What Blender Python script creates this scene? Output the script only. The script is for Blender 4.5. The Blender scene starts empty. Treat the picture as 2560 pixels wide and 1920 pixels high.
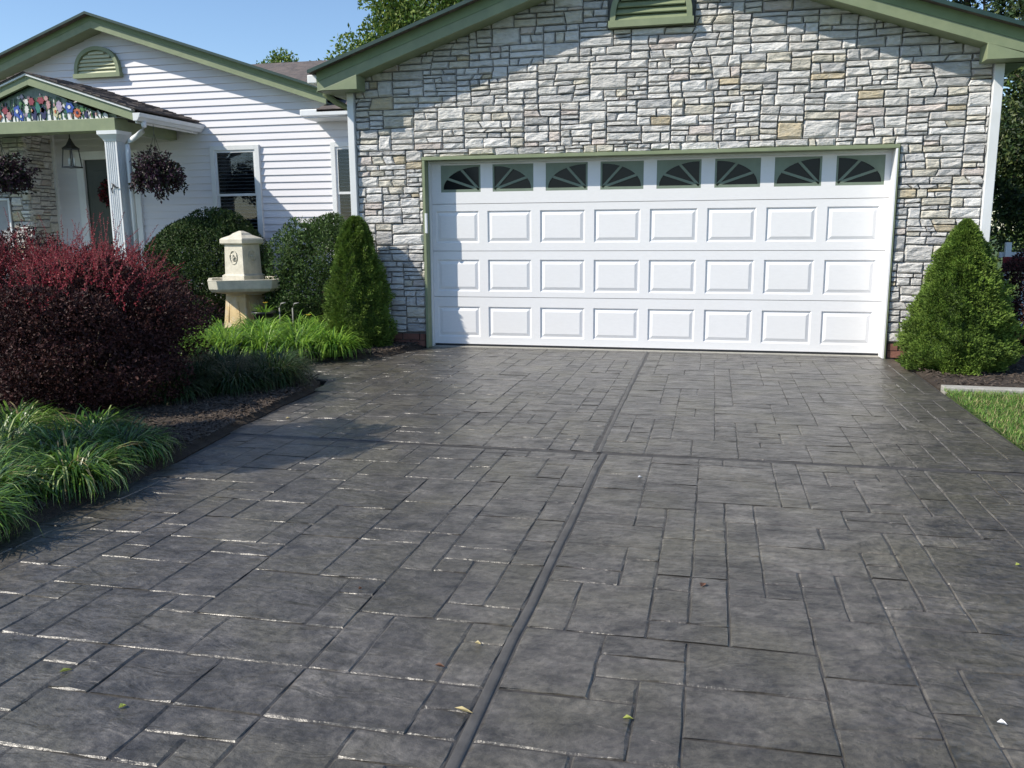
import bpy, math, random
import numpy as np
from mathutils import Vector, Matrix
random.seed(7); rng = np.random.default_rng(11)
S = bpy.context.scene
COL = S.collection
R = math.radians

# ------------------------------------------------------------------ camera
cam_d = bpy.data.cameras.new('camera'); cam = bpy.data.objects.new('camera', cam_d); COL.objects.link(cam)
YAW, PITCH, ROLL = R(-13.134), R(-10.215), R(-0.423)
f = Vector((math.sin(YAW)*math.cos(PITCH), math.cos(YAW)*math.cos(PITCH), math.sin(PITCH)))
r = Vector((math.cos(YAW), -math.sin(YAW), 0)); u = r.cross(f)
rr = r*math.cos(ROLL) + u*math.sin(ROLL); uu = -r*math.sin(ROLL) + u*math.cos(ROLL)
M = Matrix((rr, uu, -f)).transposed().to_4x4(); M.translation = Vector((3.1558, -9.5256, 1.3342))
cam.matrix_world = M
cam_d.sensor_width = 36; cam_d.lens = 36*2141.3/2560; cam_d.clip_start = 0.05; cam_d.clip_end = 900
S.camera = cam

# ------------------------------------------------------------------ world and sun
SUN_TO = Vector((-1.5, -1.0, 1.5)).normalized()          # towards the sun
EL = math.asin(SUN_TO.z); AZ = math.atan2(SUN_TO.x, SUN_TO.y)
W = bpy.data.worlds.new('World'); S.world = W; W.use_nodes = True
nt = W.node_tree; bg = nt.nodes['Background']
sky = nt.nodes.new('ShaderNodeTexSky'); sky.sky_type = 'NISHITA'; sky.sun_disc = False
sky.sun_elevation = EL; sky.sun_rotation = AZ; sky.altitude = 100; sky.air_density = 1.0; sky.dust_density = 0.3; sky.ozone_density = 4.0
nt.links.new(sky.outputs[0], bg.inputs[0]); bg.inputs[1].default_value = 0.115
sd = bpy.data.lights.new('sun', 'SUN'); so = bpy.data.objects.new('sun', sd); COL.objects.link(so)
sd.energy = 3.75; sd.angle = R(0.53); sd.color = (1.0, 0.925, 0.80)
so.rotation_euler = (-SUN_TO).to_track_quat('-Z', 'Y').to_euler(); so.location = (-12, -8, 14)
S.view_settings.view_transform = 'Standard'; S.view_settings.look = 'None'
S.view_settings.exposure = 0.62; S.view_settings.gamma = 1.0; S.view_settings.use_curve_mapping = False

# ------------------------------------------------------------------ materials
def mat(name, c1, c2=None, scale=6.0, rough=0.7, bump=0.0, bscale=None, spec=0.4, stretch=(1,1,1), rvar=0.0, orand=0.0, c3=None, c3scale=1.3, c3amt=0.5, metal=0.0, detail=5.0, coat=0.0, bdist=0.01):
    m = bpy.data.materials.new(name); m.use_nodes = True
    t = m.node_tree; P = t.nodes['Principled BSDF']; L = t.links
    P.inputs['Roughness'].default_value = rough; P.inputs['Metallic'].default_value = metal
    P.inputs['Specular IOR Level'].default_value = spec; P.inputs['Coat Weight'].default_value = coat
    if c2 is None: c2 = tuple(x*0.82 for x in c1)
    g = t.nodes.new('ShaderNodeNewGeometry'); mp = t.nodes.new('ShaderNodeMapping'); mp.inputs['Scale'].default_value = stretch
    L.new(g.outputs['Position'], mp.inputs['Vector'])
    n = t.nodes.new('ShaderNodeTexNoise'); n.inputs['Scale'].default_value = scale; n.inputs['Detail'].default_value = detail; n.inputs['Roughness'].default_value = 0.6
    L.new(mp.outputs[0], n.inputs['Vector'])
    rp = t.nodes.new('ShaderNodeMapRange'); rp.inputs[1].default_value = 0.32; rp.inputs[2].default_value = 0.68
    L.new(n.outputs[0], rp.inputs[0])
    mx = t.nodes.new('ShaderNodeMix'); mx.data_type = 'RGBA'; mx.inputs[6].default_value = (*c1, 1); mx.inputs[7].default_value = (*c2, 1)
    L.new(rp.outputs[0], mx.inputs[0]); out = mx.outputs[2]
    if c3:
        n3 = t.nodes.new('ShaderNodeTexNoise'); n3.inputs['Scale'].default_value = c3scale; n3.inputs['Detail'].default_value = 4
        L.new(g.outputs['Position'], n3.inputs['Vector'])
        r3 = t.nodes.new('ShaderNodeMapRange'); r3.inputs[1].default_value = 0.45; r3.inputs[2].default_value = 0.7; r3.inputs[4].default_value = c3amt
        L.new(n3.outputs[0], r3.inputs[0])
        m3 = t.nodes.new('ShaderNodeMix'); m3.data_type = 'RGBA'; m3.inputs[7].default_value = (*c3, 1)
        L.new(r3.outputs[0], m3.inputs[0]); L.new(out, m3.inputs[6]); out = m3.outputs[2]
    if orand:
        oi = t.nodes.new('ShaderNodeObjectInfo'); hs = t.nodes.new('ShaderNodeHueSaturation')
        ma = t.nodes.new('ShaderNodeMapRange'); ma.inputs[3].default_value = 1-orand; ma.inputs[4].default_value = 1+orand
        L.new(oi.outputs['Random'], ma.inputs[0]); L.new(ma.outputs[0], hs.inputs['Value']); L.new(out, hs.inputs['Color']); out = hs.outputs[0]
    L.new(out, P.inputs['Base Color'])
    if rvar:
        rv = t.nodes.new('ShaderNodeMapRange'); rv.inputs[3].default_value = max(0.05, rough-rvar); rv.inputs[4].default_value = min(1, rough+rvar)
        L.new(n.outputs[0], rv.inputs[0]); L.new(rv.outputs[0], P.inputs['Roughness'])
    if bump:
        b = t.nodes.new('ShaderNodeBump'); b.inputs['Strength'].default_value = bump; b.inputs['Distance'].default_value = bdist
        nb = t.nodes.new('ShaderNodeTexNoise'); nb.inputs['Scale'].default_value = bscale or scale*3; nb.inputs['Detail'].default_value = 6; nb.inputs['Roughness'].default_value = 0.6
        L.new(mp.outputs[0], nb.inputs['Vector']); L.new(nb.outputs[0], b.inputs['Height']); L.new(b.outputs[0], P.inputs['Normal'])
    return m

def leafmat(name, c, tr=0.3, rough=0.45, spec=0.35, var=0.3):
    m = mat(name, tuple(x*(1+var) for x in c), tuple(x*(1-var) for x in c), scale=9, rough=rough, spec=spec, detail=2)
    t = m.node_tree; P = t.nodes['Principled BSDF']; o = t.nodes['Material Output']
    tl = t.nodes.new('ShaderNodeBsdfTranslucent'); ms = t.nodes.new('ShaderNodeMixShader'); ms.inputs[0].default_value = tr
    src = P.inputs['Base Color'].links[0].from_socket
    t.links.new(src, tl.inputs[0]); t.links.new(P.outputs[0], ms.inputs[1]); t.links.new(tl.outputs[0], ms.inputs[2]); t.links.new(ms.outputs[0], o.inputs[0])
    return m

MT = {}
MT['white_door'] = mat('door_paint', (.80,.80,.81), (.77,.77,.78), scale=14, rough=.38, bump=.06, bscale=160, stretch=(1,1,3), c3=(.70,.69,.66), c3scale=2.2, c3amt=.12)
MT['white_trim'] = mat('trim_paint', (.74,.76,.78), (.66,.68,.69), scale=5, rough=.45, stretch=(1,1,.4), c3=(.55,.56,.52), c3scale=3, c3amt=.3)
MT['siding'] = mat('vinyl_siding', (.71,.70,.735), (.65,.645,.685), scale=3, rough=.5, bump=.05, bscale=70, stretch=(.25,1,3), c3=(.6,.6,.6), c3scale=1.4, c3amt=.15)
MT['green'] = mat('sage_trim', (.225,.265,.16), (.19,.23,.135), scale=7, rough=.5, c3=(.32,.36,.2), c3scale=5, c3amt=.25, bump=.06)
MT['green_shaded'] = mat('sage_fascia_shaded', (.19,.25,.125), (.16,.215,.105), scale=7, rough=.55)  # sage trim darkened, the overhang shade put into its colour
MT['greendoor'] = mat('sage_window_frame', (.20,.25,.19), (.17,.21,.16), scale=8, rough=.4)
MT['drip'] = mat('drip_edge_green', (.03,.06,.05), (.02,.045,.04), scale=8, rough=.4)
MT['sunlit_louver'] = mat('sunlit_louver', (.62,.62,.45), (.5,.52,.36), scale=10, rough=.55)  # green slats painted cream, the sunlight put into the colour
MT['mortar'] = mat('mortar', (.18,.175,.17), (.13,.127,.123), scale=20, rough=.95, bump=.3, bscale=60)
ST = [mat('stone_pale', (.68,.665,.635), (.52,.51,.49), scale=16, rough=.85, bump=1.0, bscale=21, orand=.15, stretch=(.6,1,1.6), c3=(.42,.41,.39), c3scale=22, c3amt=.4, bdist=.032),
      mat('stone_cream', (.67,.635,.545), (.52,.49,.42), scale=15, rough=.85, bump=1.0, bscale=21, orand=.14, stretch=(.6,1,1.6), c3=(.36,.35,.32), c3scale=18, c3amt=.45, bdist=.032),
      mat('stone_tan', (.58,.49,.34), (.45,.39,.28), scale=14, rough=.85, bump=1.0, bscale=21, orand=.16, stretch=(.6,1,1.6), c3=(.48,.45,.38), c3scale=16, c3amt=.6, bdist=.032),
      mat('stone_blue_grey', (.54,.535,.53), (.41,.41,.41), scale=16, rough=.85, bump=1.0, bscale=21, orand=.14, stretch=(.6,1,1.6), c3=(.52,.50,.46), c3scale=19, c3amt=.4, bdist=.032),
      mat('stone_pink', (.64,.57,.53), (.51,.46,.43), scale=15, rough=.85, bump=1.0, bscale=21, orand=.12, stretch=(.6,1,1.6), c3=(.45,.43,.40), c3scale=20, c3amt=.5, bdist=.032),
      mat('stone_white', (.75,.74,.72), (.61,.60,.585), scale=16, rough=.85, bump=1.0, bscale=21, orand=.1, stretch=(.6,1,1.6), c3=(.48,.47,.46), c3scale=22, c3amt=.3, bdist=.032)]
MT['brick'] = mat('brick_red', (.26,.12,.09), (.18,.085,.065), scale=18, rough=.9, bump=.4, orand=.2)
MT['shingle'] = mat('shingle', (.14,.12,.115), (.075,.065,.062), scale=22, rough=.95, bump=.5, bscale=90, c3=(.20,.16,.14), c3scale=5, c3amt=.6)
MT['glass'] = mat('window_glass', (.012,.014,.016), (.010,.012,.014), rough=.12, spec=.22)
MT['blind'] = mat('blind', (.55,.56,.57), (.5,.51,.52), rough=.5)
MT['dark'] = mat('dark_interior', (.01,.01,.012), rough=.8)  # near-black backing, darkness of unlit space put into the colour
MT['black'] = mat('black_metal', (.02,.02,.022), (.03,.03,.03), rough=.4, spec=.5)
MT['black_plastic'] = mat('black_plastic', (.022,.024,.028), (.03,.03,.035), rough=.35)
MT['front_door'] = mat('dark_green_door', (.035,.045,.035), (.028,.036,.028), rough=.4)
MT['concrete'] = mat('pale_concrete', (.42,.41,.37), (.31,.30,.27), scale=20, rough=.9, bump=.3, c3=(.25,.24,.2), c3scale=4, c3amt=.4)
MT['cast'] = mat('cast_stone', (.65,.61,.51), (.53,.50,.41), scale=14, rough=.8, bump=.35, bscale=50, c3=(.38,.36,.30), c3scale=9, c3amt=.4)
MT['cast_rust'] = mat('rust_stained_cast_stone', (.60,.46,.24), (.48,.36,.19), scale=10, rough=.85, bump=.35, bscale=50, c3=(.6,.56,.46), c3scale=7, c3amt=.7)
MT['bark'] = mat('bark', (.09,.07,.05), (.05,.04,.03), scale=14, rough=.95, bump=.6)
MT['soil'] = mat('mulch_soil', (.045,.034,.026), (.025,.018,.014), scale=25, rough=1, bump=.8, bscale=60, c3=(.08,.065,.05), c3scale=9, c3amt=.5)
MT['chip'] = mat('mulch_chip', (.085,.062,.048), (.035,.026,.02), scale=17, rough=.95, c3=(.17,.145,.12), c3scale=30, c3amt=.5)
MT['lawn'] = mat('lawn_ground', (.06,.11,.025), (.035,.07,.018), scale=4, rough=1, bump=.5, bscale=40, c3=(.12,.13,.05), c3scale=.8, c3amt=.4)
PAVE = mat('stamped_concrete', (.140,.128,.114), (.047,.043,.039), scale=7.5, rough=.35, bump=.9, bscale=16, orand=.12, rvar=.15, stretch=(.9,1.25,1), spec=.72, c3=(.115,.105,.076), c3scale=2.1, c3amt=.7, coat=.0, detail=9, bdist=.012)
# a second, coarser relief layer for the slate texture
def slate(m):
    t = m.node_tree; b = [n for n in t.nodes if n.type == 'BUMP'][0]
    g = [n for n in t.nodes if n.type == 'NEW_GEOMETRY'][0]
    mp = t.nodes.new('ShaderNodeMapping'); mp.inputs['Scale'].default_value = (1.0, 2.0, 1)
    n = t.nodes.new('ShaderNodeTexNoise'); n.inputs['Scale'].default_value = 5.5; n.inputs['Detail'].default_value = 3; n.inputs['Distortion'].default_value = .9
    b2 = t.nodes.new('ShaderNodeBump'); b2.inputs['Strength'].default_value = .7; b2.inputs['Distance'].default_value = .026
    n3 = t.nodes.new('ShaderNodeTexNoise'); n3.inputs['Scale'].default_value = 160; n3.inputs['Detail'].default_value = 3
    b3 = t.nodes.new('ShaderNodeBump'); b3.inputs['Strength'].default_value = .25; b3.inputs['Distance'].default_value = .003
    L = t.links; L.new(g.outputs['Position'], mp.inputs[0]); L.new(mp.outputs[0], n.inputs['Vector']); L.new(n.outputs[0], b2.inputs['Height'])
    L.new(g.outputs['Position'], n3.inputs['Vector']); L.new(n3.outputs[0], b3.inputs['Height']); L.new(b2.outputs[0], b3.inputs['Normal'])
    L.new(b3.outputs[0], b.inputs['Normal'])
    # fine speckle and dark blotches in the colour
    P = t.nodes['Principled BSDF']; src = P.inputs['Base Color'].links[0].from_socket
    for sc_, lo, hi, a_, b_ in ((38, .35, .65, .72, 1.22), (2.6, .38, .62, .80, 1.12), (14, .30, .48, .72, 1.0)):
        n4 = t.nodes.new('ShaderNodeTexNoise'); n4.inputs['Scale'].default_value = sc_; n4.inputs['Detail'].default_value = 5; n4.inputs['Distortion'].default_value = .4
        r4 = t.nodes.new('ShaderNodeMapRange'); r4.inputs[1].default_value = lo; r4.inputs[2].default_value = hi; r4.inputs[3].default_value = a_; r4.inputs[4].default_value = b_
        h4 = t.nodes.new('ShaderNodeHueSaturation'); L.new(g.outputs['Position'], n4.inputs['Vector']); L.new(n4.outputs[0], r4.inputs[0]); L.new(r4.outputs[0], h4.inputs['Value']); L.new(src, h4.inputs['Color']); src = h4.outputs[0]
    L.new(src, P.inputs['Base Color'])
slate(PAVE); PAVE.node_tree.nodes['Principled BSDF'].inputs['Coat Roughness'].default_value = .4
MT['pave_base'] = mat('joint_concrete', (.075,.071,.067), (.04,.038,.037), scale=14, rough=.55, bump=.4, rvar=.15, spec=.5)
MT['tooled'] = mat('tooled_joint', (.105,.10,.094), (.055,.052,.05), scale=9, rough=.5, bump=.25, bscale=30, spec=.5)

# ------------------------------------------------------------------ mesh helpers
ORG = {}
def tag(o, label=None, cat=None, group=None, kind=None):
    if label: o['label'] = label
    if cat: o['category'] = cat
    if group: o['group'] = group
    if kind: o['kind'] = kind
    return o
def empty(name, loc, label, cat, group=None):
    o = bpy.data.objects.new(name, None); o.empty_display_size = .2; COL.objects.link(o); o.location = loc
    ORG[o] = np.array(loc, float); return tag(o, label, cat, group)
def link(name, me, parent=None, smooth=False):
    o = bpy.data.objects.new(name, me); COL.objects.link(o)
    if parent is not None: o.parent = parent; ORG[o] = ORG.get(parent, np.zeros(3))
    else: ORG[o] = np.zeros(3)
    return o
def fastmesh(name, V, F, mats, mi=None, parent=None, smooth=False):
    """V (n,3) array, F (m,k) array with constant k"""
    V = np.asarray(V, np.float32); F = np.asarray(F, np.int32); k = F.shape[1]
    if parent is not None: V = V - ORG.get(parent, np.zeros(3)).astype(np.float32)
    me = bpy.data.meshes.new(name)
    me.vertices.add(len(V)); me.vertices.foreach_set('co', V.ravel())
    me.loops.add(F.size); me.loops.foreach_set('vertex_index', F.ravel())
    me.polygons.add(len(F)); me.polygons.foreach_set('loop_start', np.arange(0, F.size, k, dtype=np.int32))
    me.polygons.foreach_set('loop_total', np.full(len(F), k, np.int32))
    for m in (mats if isinstance(mats, (list, tuple)) else [mats]): me.materials.append(m)
    if mi is not None: me.polygons.foreach_set('material_index', np.asarray(mi, np.int32))
    me.polygons.foreach_set('use_smooth', np.full(len(F), smooth, bool))
    me.update(calc_edges=True); me.validate()
    return link(name, me, parent)
class MB:
    def __init__(s): s.v = []; s.f = []; s.m = []
    def add(s, vs, fs, m=0):
        b = len(s.v); s.v += [tuple(x) for x in vs]; s.f += [tuple(b+i for i in q) for q in fs]; s.m += [m]*len(fs); return s
    def box(s, x0, x1, y0, y1, z0, z1, m=0):
        return s.add([(x0,y0,z0),(x1,y0,z0),(x1,y1,z0),(x0,y1,z0),(x0,y0,z1),(x1,y0,z1),(x1,y1,z1),(x0,y1,z1)],
              [(0,3,2,1),(4,5,6,7),(0,1,5,4),(1,2,6,5),(2,3,7,6),(3,0,4,7)], m)
    def prism(s, poly, y0, y1, m=0):     # polygon in xz (ccw seen from -y), extruded in y
        n = len(poly); v = [(p[0], y0, p[1]) for p in poly] + [(p[0], y1, p[1]) for p in poly]
        return s.add(v, [tuple(range(n)), tuple(range(2*n-1, n-1, -1))] + [(i, n+i, n+(i+1) % n, (i+1) % n) for i in range(n)], m)
    def slab(s, poly, z0, z1, m=0):      # polygon in xy ccw from above
        n = len(poly); v = [(p[0], p[1], z0) for p in poly] + [(p[0], p[1], z1) for p in poly]
        return s.add(v, [tuple(range(n-1, -1, -1)), tuple(range(n, 2*n))] + [(i, (i+1) % n, n+(i+1) % n, n+i) for i in range(n)], m)
    def tube(s, pts, rad, seg=8, m=0):
        pts = [Vector(p) for p in pts]; rads = rad if isinstance(rad, (list, tuple)) else [rad]*len(pts)
        rings = []; b = len(s.v)
        for i, p in enumerate(pts):
            d = (pts[min(i+1, len(pts)-1)] - pts[max(i-1, 0)]).normalized()
            a = Vector((0,0,1)) if abs(d.z) < .9 else Vector((1,0,0))
            x = d.cross(a).normalized(); y = d.cross(x)
            for k in range(seg):
                t = 2*math.pi*k/seg; s.v.append(tuple(p + (x*math.cos(t) + y*math.sin(t))*rads[i]))
        for i in range(len(pts)-1):
            for k in range(seg):
                a0 = b+i*seg+k; a1 = b+i*seg+(k+1) % seg
                s.f.append((a0, a0+seg, a1+seg, a1)); s.m.append(m)
        s.f.append(tuple(b+k for k in range(seg))); s.m.append(m)
        e = b+(len(pts)-1)*seg; s.f.append(tuple(e+k for k in range(seg-1, -1, -1))); s.m.append(m)
        return s
    def frust(s, cx, cy, levels, rot=0, m=0, sides=None, cap=True):
        """stack of rings; levels = [(z, half, chamfer)] square rings with cut corners, rotated"""
        b = len(s.v); n = 8
        for z, h, c in levels:
            P = [(-h+c,-h),(h-c,-h),(h,-h+c),(h,h-c),(h-c,h),(-h+c,h),(-h,h-c),(-h,-h+c)]
            for x, y in P: s.v.append((cx+x*math.cos(rot)-y*math.sin(rot), cy+x*math.sin(rot)+y*math.cos(rot), z))
        for i in range(len(levels)-1):
            for k in range(n):
                a = b+i*n+k; a1 = b+i*n+(k+1) % n; s.f.append((a, a1, a1+n, a+n)); s.m.append(m)
        if cap:
            s.f.append(tuple(b+k for k in range(n-1, -1, -1))); s.m.append(m)
            e = b+(len(levels)-1)*n; s.f.append(tuple(e+k for k in range(n))); s.m.append(m)
        return s
    def build(s, name, mats, parent=None, smooth=False, bevel=0):
        o0 = ORG.get(parent, np.zeros(3)) if parent is not None else np.zeros(3)
        me = bpy.data.meshes.new(name); me.from_pydata([(v[0]-o0[0], v[1]-o0[1], v[2]-o0[2]) for v in s.v], [], s.f)
        for m in (mats if isinstance(mats, (list, tuple)) else [mats]): me.materials.append(m)
        me.polygons.foreach_set('material_index', s.m)
        if smooth: me.polygons.foreach_set('use_smooth', [True]*len(s.f))
        me.update(); o = link(name, me, parent)
        if bevel:
            bv = o.modifiers.new('bevel', 'BEVEL'); bv.width = bevel; bv.segments = 2; bv.limit_method = 'ANGLE'
        return o
def B(name, x0, x1, y0, y1, z0, z1, m, parent, bevel=0):
    return MB().box(x0, x1, y0, y1, z0, z1).build(name, m, parent, bevel=bevel)
def clip(poly, a, b, c):                  # keep a*x + b*z <= c
    out = []
    for i in range(len(poly)):
        p, q = poly[i], poly[(i+1) % len(poly)]; dp = a*p[0]+b*p[1]-c; dq = a*q[0]+b*q[1]-c
        if dp <= 0: out.append(p)
        if dp*dq < 0:
            t = dp/(dp-dq); out.append((p[0]+(q[0]-p[0])*t, p[1]+(q[1]-p[1])*t))
    return out
def area(p): return abs(sum(p[i][0]*p[(i+1) % len(p)][1]-p[(i+1) % len(p)][0]*p[i][1] for i in range(len(p))))/2

# ------------------------------------------------------------------ ground
def sheet(name, poly, z, m, thick=.05, kind='structure'):
    return tag(MB().slab(poly, z-thick, z).build(name, m), kind=kind)
sheet('ground', [(-250,-250),(250,-250),(250,250),(-250,250)], -.05, MT['lawn'], .1)
DRIVE = [(.16,-20),(5.02,-20),(5.02,-.9),(4.98,-.3),(4.95,-.02),(-.02,-.02),(-.1,-.45),(-.25,-1.0),(-.75,-1.45),(-1.3,-1.66),(-6.0,-1.70),(-6.0,-2.55),(-1.4,-2.5),(-.55,-2.3),(-.22,-2.45),(-.08,-2.9),(-.06,-3.6),(.02,-4.4),(.14,-5.4),(.14,-6.5)]
drive = sheet('driveway', DRIVE, -.0048, MT['pave_base'], .08)

def inside(x, y, poly):
    c = False; n = len(poly)
    for i in range(n):
        x1, y1 = poly[i]; x2, y2 = poly[(i+1) % n]
        if (y1 > y) != (y2 > y) and x < (x2-x1)*(y-y1)/(y2-y1)+x1: c = not c
    return c
U = .138
def pave_piece(x0, x1, y0, y1):
    g = .0013 + random.random()*.0012; x0 += g; x1 -= g; y0 += g; y1 -= g
    c = .004 + random.random()*.004; zt = random.uniform(-.0008, .0008); tx = random.uniform(-.004, .004); ty = random.uniform(-.004, .004)
    mx, my = (x0+x1)/2, (y0+y1)/2
    j = lambda: random.uniform(-.0045, .0045)
    nx = max(2, int(round((x1-x0)/.10))); ny = max(2, int(round((y1-y0)/.10)))
    xs = [x0, x0+c] + [x0+c+(x1-x0-2*c)*k/nx for k in range(1, nx)] + [x1-c, x1]
    ys = [y0, y0+c] + [y0+c+(y1-y0-2*c)*k/ny for k in range(1, ny)] + [y1-c, y1]
    V = []; F = []
    for iy, y in enumerate(ys):
        for ix, x in enumerate(xs):
            edge = ix in (0, len(xs)-1) or iy in (0, len(ys)-1)
            z = zt + tx*(x-mx) + ty*(y-my) + random.uniform(-.0013, .0013)
            if edge: z = -.0045
            k_ = .75
            if ix in (0, len(xs)-1) and iy in (0, len(ys)-1): x += (.007 if ix == 0 else -.007)*random.random(); y += (.007 if iy == 0 else -.007)*random.random()
            V.append((x + j()*k_, y + j()*k_, z))
    nxn = len(xs)
    for iy in range(len(ys)-1):
        for ix in range(nxn-1):
            a = iy*nxn+ix; F.append((a, a+1, a+1+nxn, a+nxn))
    return V, F
SZ = [(2,2),(3,2),(2,3),(3,3),(2,1),(1,2),(2,3),(3,2),(2,2),(2,1),(1,3),(1,1),(3,2)]
pieces = []
def fill(X0, X1, Y0, Y1):
    nx = max(1, int(round((X1-X0)/U))); ny = max(1, int(round((Y1-Y0)/U))); ux = (X1-X0)/nx; uy = (Y1-Y0)/ny
    occ = np.zeros((nx, ny), bool)
    for i in range(nx):
        for k in range(ny):
            if not inside(X0+(i+.5)*ux, Y0+(k+.5)*uy, DRIVE): occ[i, k] = True
    for k in range(ny):
        for i in range(nx):
            if occ[i, k]: continue
            for w, h in random.sample(SZ, len(SZ)) + [(1, 1)]:
                if i+w <= nx and k+h <= ny and not occ[i:i+w, k:k+h].any():
                    occ[i:i+w, k:k+h] = True
                    pieces.append((X0+i*ux, X0+(i+w)*ux, Y0+k*uy, Y0+(k+h)*uy)); break
fill(.12, 2.534, -10.0, -4.545); fill(2.576, 5.01, -10.0, -4.53)
fill(-1.25, 2.478, -4.48, -.06); fill(2.517, 5.0, -4.475, -.04); fill(-4.0, -1.25, -2.5, -1.75)
def near_key(q):
    cx, cy = (q[0]+q[1])/2, (q[2]+q[3])/2; d = cy + 9.6
    vis = cy > -8.05 and abs((cx-3.16) - (-.233*d)) < .66*d+.2
    return (0 if vis else 1, -((q[1]-q[0])*(q[3]-q[2]))/max(.3, d)**3)
pieces.sort(key=near_key)
rest = MB()
for i, q in enumerate(pieces):
    V, F = pave_piece(*q)
    if i < 300: MB().add(V, F).build('paving_stone', PAVE, drive, smooth=False)
    else: rest.add(V, F)
tag(rest.build('paving_stone', PAVE, drive), kind='stuff')
# tooled control joints
def strip(pts, hw, name, m, parent, lip=.003, up=0.0015):
    V = []; F = []; prof = ([(-hw,-.012),(-hw*.9,-.006),(-hw*.62,.001),(-hw*.3,.0018),(hw*.1,.002),(hw*.5,.0014),(hw*.8,-.001),(hw,-.010)] if lip else [(-hw,-.003),(-hw*.5,-.007),(0,-.009),(hw*.5,-.007),(hw,-.003)])
    for i, p in enumerate(pts):
        a = pts[max(0, i-1)]; b = pts[min(len(pts)-1, i+1)]; d = Vector((b[0]-a[0], b[1]-a[1])).normalized(); nrm = Vector((d.y, -d.x))
        for o, z in prof: V.append((p[0]+nrm.x*o, p[1]+nrm.y*o, z))
    k = len(prof)
    for i in range(len(pts)-1):
        for j in range(k-1): a = i*k+j; F.append((a, a+1, a+k+1, a+k))
    MB().add(V, F).build(name, m, parent, smooth=True)
def wob(a, b, n, amp):
    return [(a[0]+(b[0]-a[0])*t/n+random.uniform(-amp, amp), a[1]+(b[1]-a[1])*t/n+random.uniform(-amp, amp)) for t in range(n+1)]
strip(wob((2.475,-.05), (2.52,-4.50), 14, .004), .019, 'control_joint', MT['tooled'], drive)
strip(wob((2.55,-4.53), (2.56,-10), 18, .005), .021, 'control_joint', MT['tooled'], drive)
strip(wob((-.02,-4.41), (2.48,-4.52), 10, .003), .030, 'control_joint', MT['pave_base'], drive, lip=0)
strip(wob((2.60,-4.52), (5.01,-4.49), 10, .003), .030, 'control_joint', MT['pave_base'], drive, lip=0)
strip(wob((-.25,-1.0), (-.75,-2.2), 6, .003), .028, 'control_joint', MT['pave_base'], drive, lip=0)

def mound(name, poly, z0, z1, m, inset=.12):
    cx = sum(p[0] for p in poly)/len(poly); cy = sum(p[1] for p in poly)/len(poly); mb = MB(); n = len(poly)
    v = [(p[0], p[1], z0-.06) for p in poly] + [(p[0], p[1], z0) for p in poly]
    for p in poly:
        d = Vector((cx-p[0], cy-p[1])); l = d.length; d = d/l*min(inset, l*.5); v.append((p[0]+d.x, p[1]+d.y, z1))
    v.append((cx, cy, z1+.02)); f = []
    for i in range(n):
        j = (i+1) % n; f += [(i, j, n+j, n+i), (n+i, n+j, 2*n+j, 2*n+i), (2*n+i, 2*n+j, 3*n)]
    return tag(mb.add(v, f).build(name, m), kind='structure')
ISLAND = [(.13,-6.6),(.13,-5.4),(.01,-4.4),(-.07,-3.6),(-.10,-2.95),(-.25,-2.52),(-.55,-2.36),(-1.4,-2.54),(-2.4,-2.57),(-4.3,-2.6),(-5.2,-3.6),(-5.2,-6.0),(-3.5,-7.6),(-.5,-7.9),(.1,-7.6)]
HOUSEBED = [(-.04,-.06),(-.12,-.45),(-.27,-.98),(-.77,-1.42),(-1.3,-1.64),(-4.4,-1.66),(-4.6,.9),(-4.5,2.5),(-.95,2.5),(-.9,-.06)]
RIGHTBED = [(5.04,-.06),(5.04,-1.85),(9.5,-2.05),(9.5,1.2),(6.2,1.5),(5.85,-.0)]
mound('island_bed', ISLAND, 0.0, .05, MT['soil']); mound('house_bed', HOUSEBED, 0.0, .05, MT['soil']); mound('side_bed', RIGHTBED, 0.0, .03, MT['soil'])
def chips(name, poly, n, z, size=.022):
    xs = [p[0] for p in poly]; ys = [p[1] for p in poly]; C = []
    while len(C) < n:
        x = random.uniform(min(xs), max(xs)); y = random.uniform(min(ys), max(ys))
        if inside(x, y, poly): C.append((x, y, z+random.uniform(0, .015)))
    C = np.array(C); n = len(C); a = rng.uniform(0, 6.28, n); t = rng.uniform(-.5, .5, n)
    D = np.stack([np.cos(a), np.sin(a), t], 1)*(size*rng.uniform(.5, 1.6, n))[:, None]; E = np.stack([-np.sin(a), np.cos(a), rng.uniform(-.6, .6, n)], 1)*(size*.4*rng.uniform(.6, 1.4, n))[:, None]
    H = np.array([0, 0, size*.3])
    V = np.stack([C-D, C+E, C+D, C-E, C+H], 1).reshape(-1, 3); b = np.arange(n)[:, None]*5
    F = np.concatenate([b+np.array(q) for q in [(0,3,4),(3,2,4),(2,1,4),(1,0,4)]])
    return tag(fastmesh(name, V, F, MT['chip']), kind='stuff')
chips('mulch', [(.1,-6),(.0,-4.4),(-.08,-3.6),(-.12,-2.9),(-.6,-2.5),(-1.4,-2.6),(-1.3,-4.8),(-.6,-5.6)], 5200, .045)
chips('mulch', ISLAND, 16000, .05)
chips('mulch', RIGHTBED, 6000, .035)
chips('mulch', [(-.06,-.1),(-.15,-.5),(-.3,-1),(-.8,-1.4),(-1.6,-1.6),(-2.6,-.6),(-.9,-.1)], 2500, .045)

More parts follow.
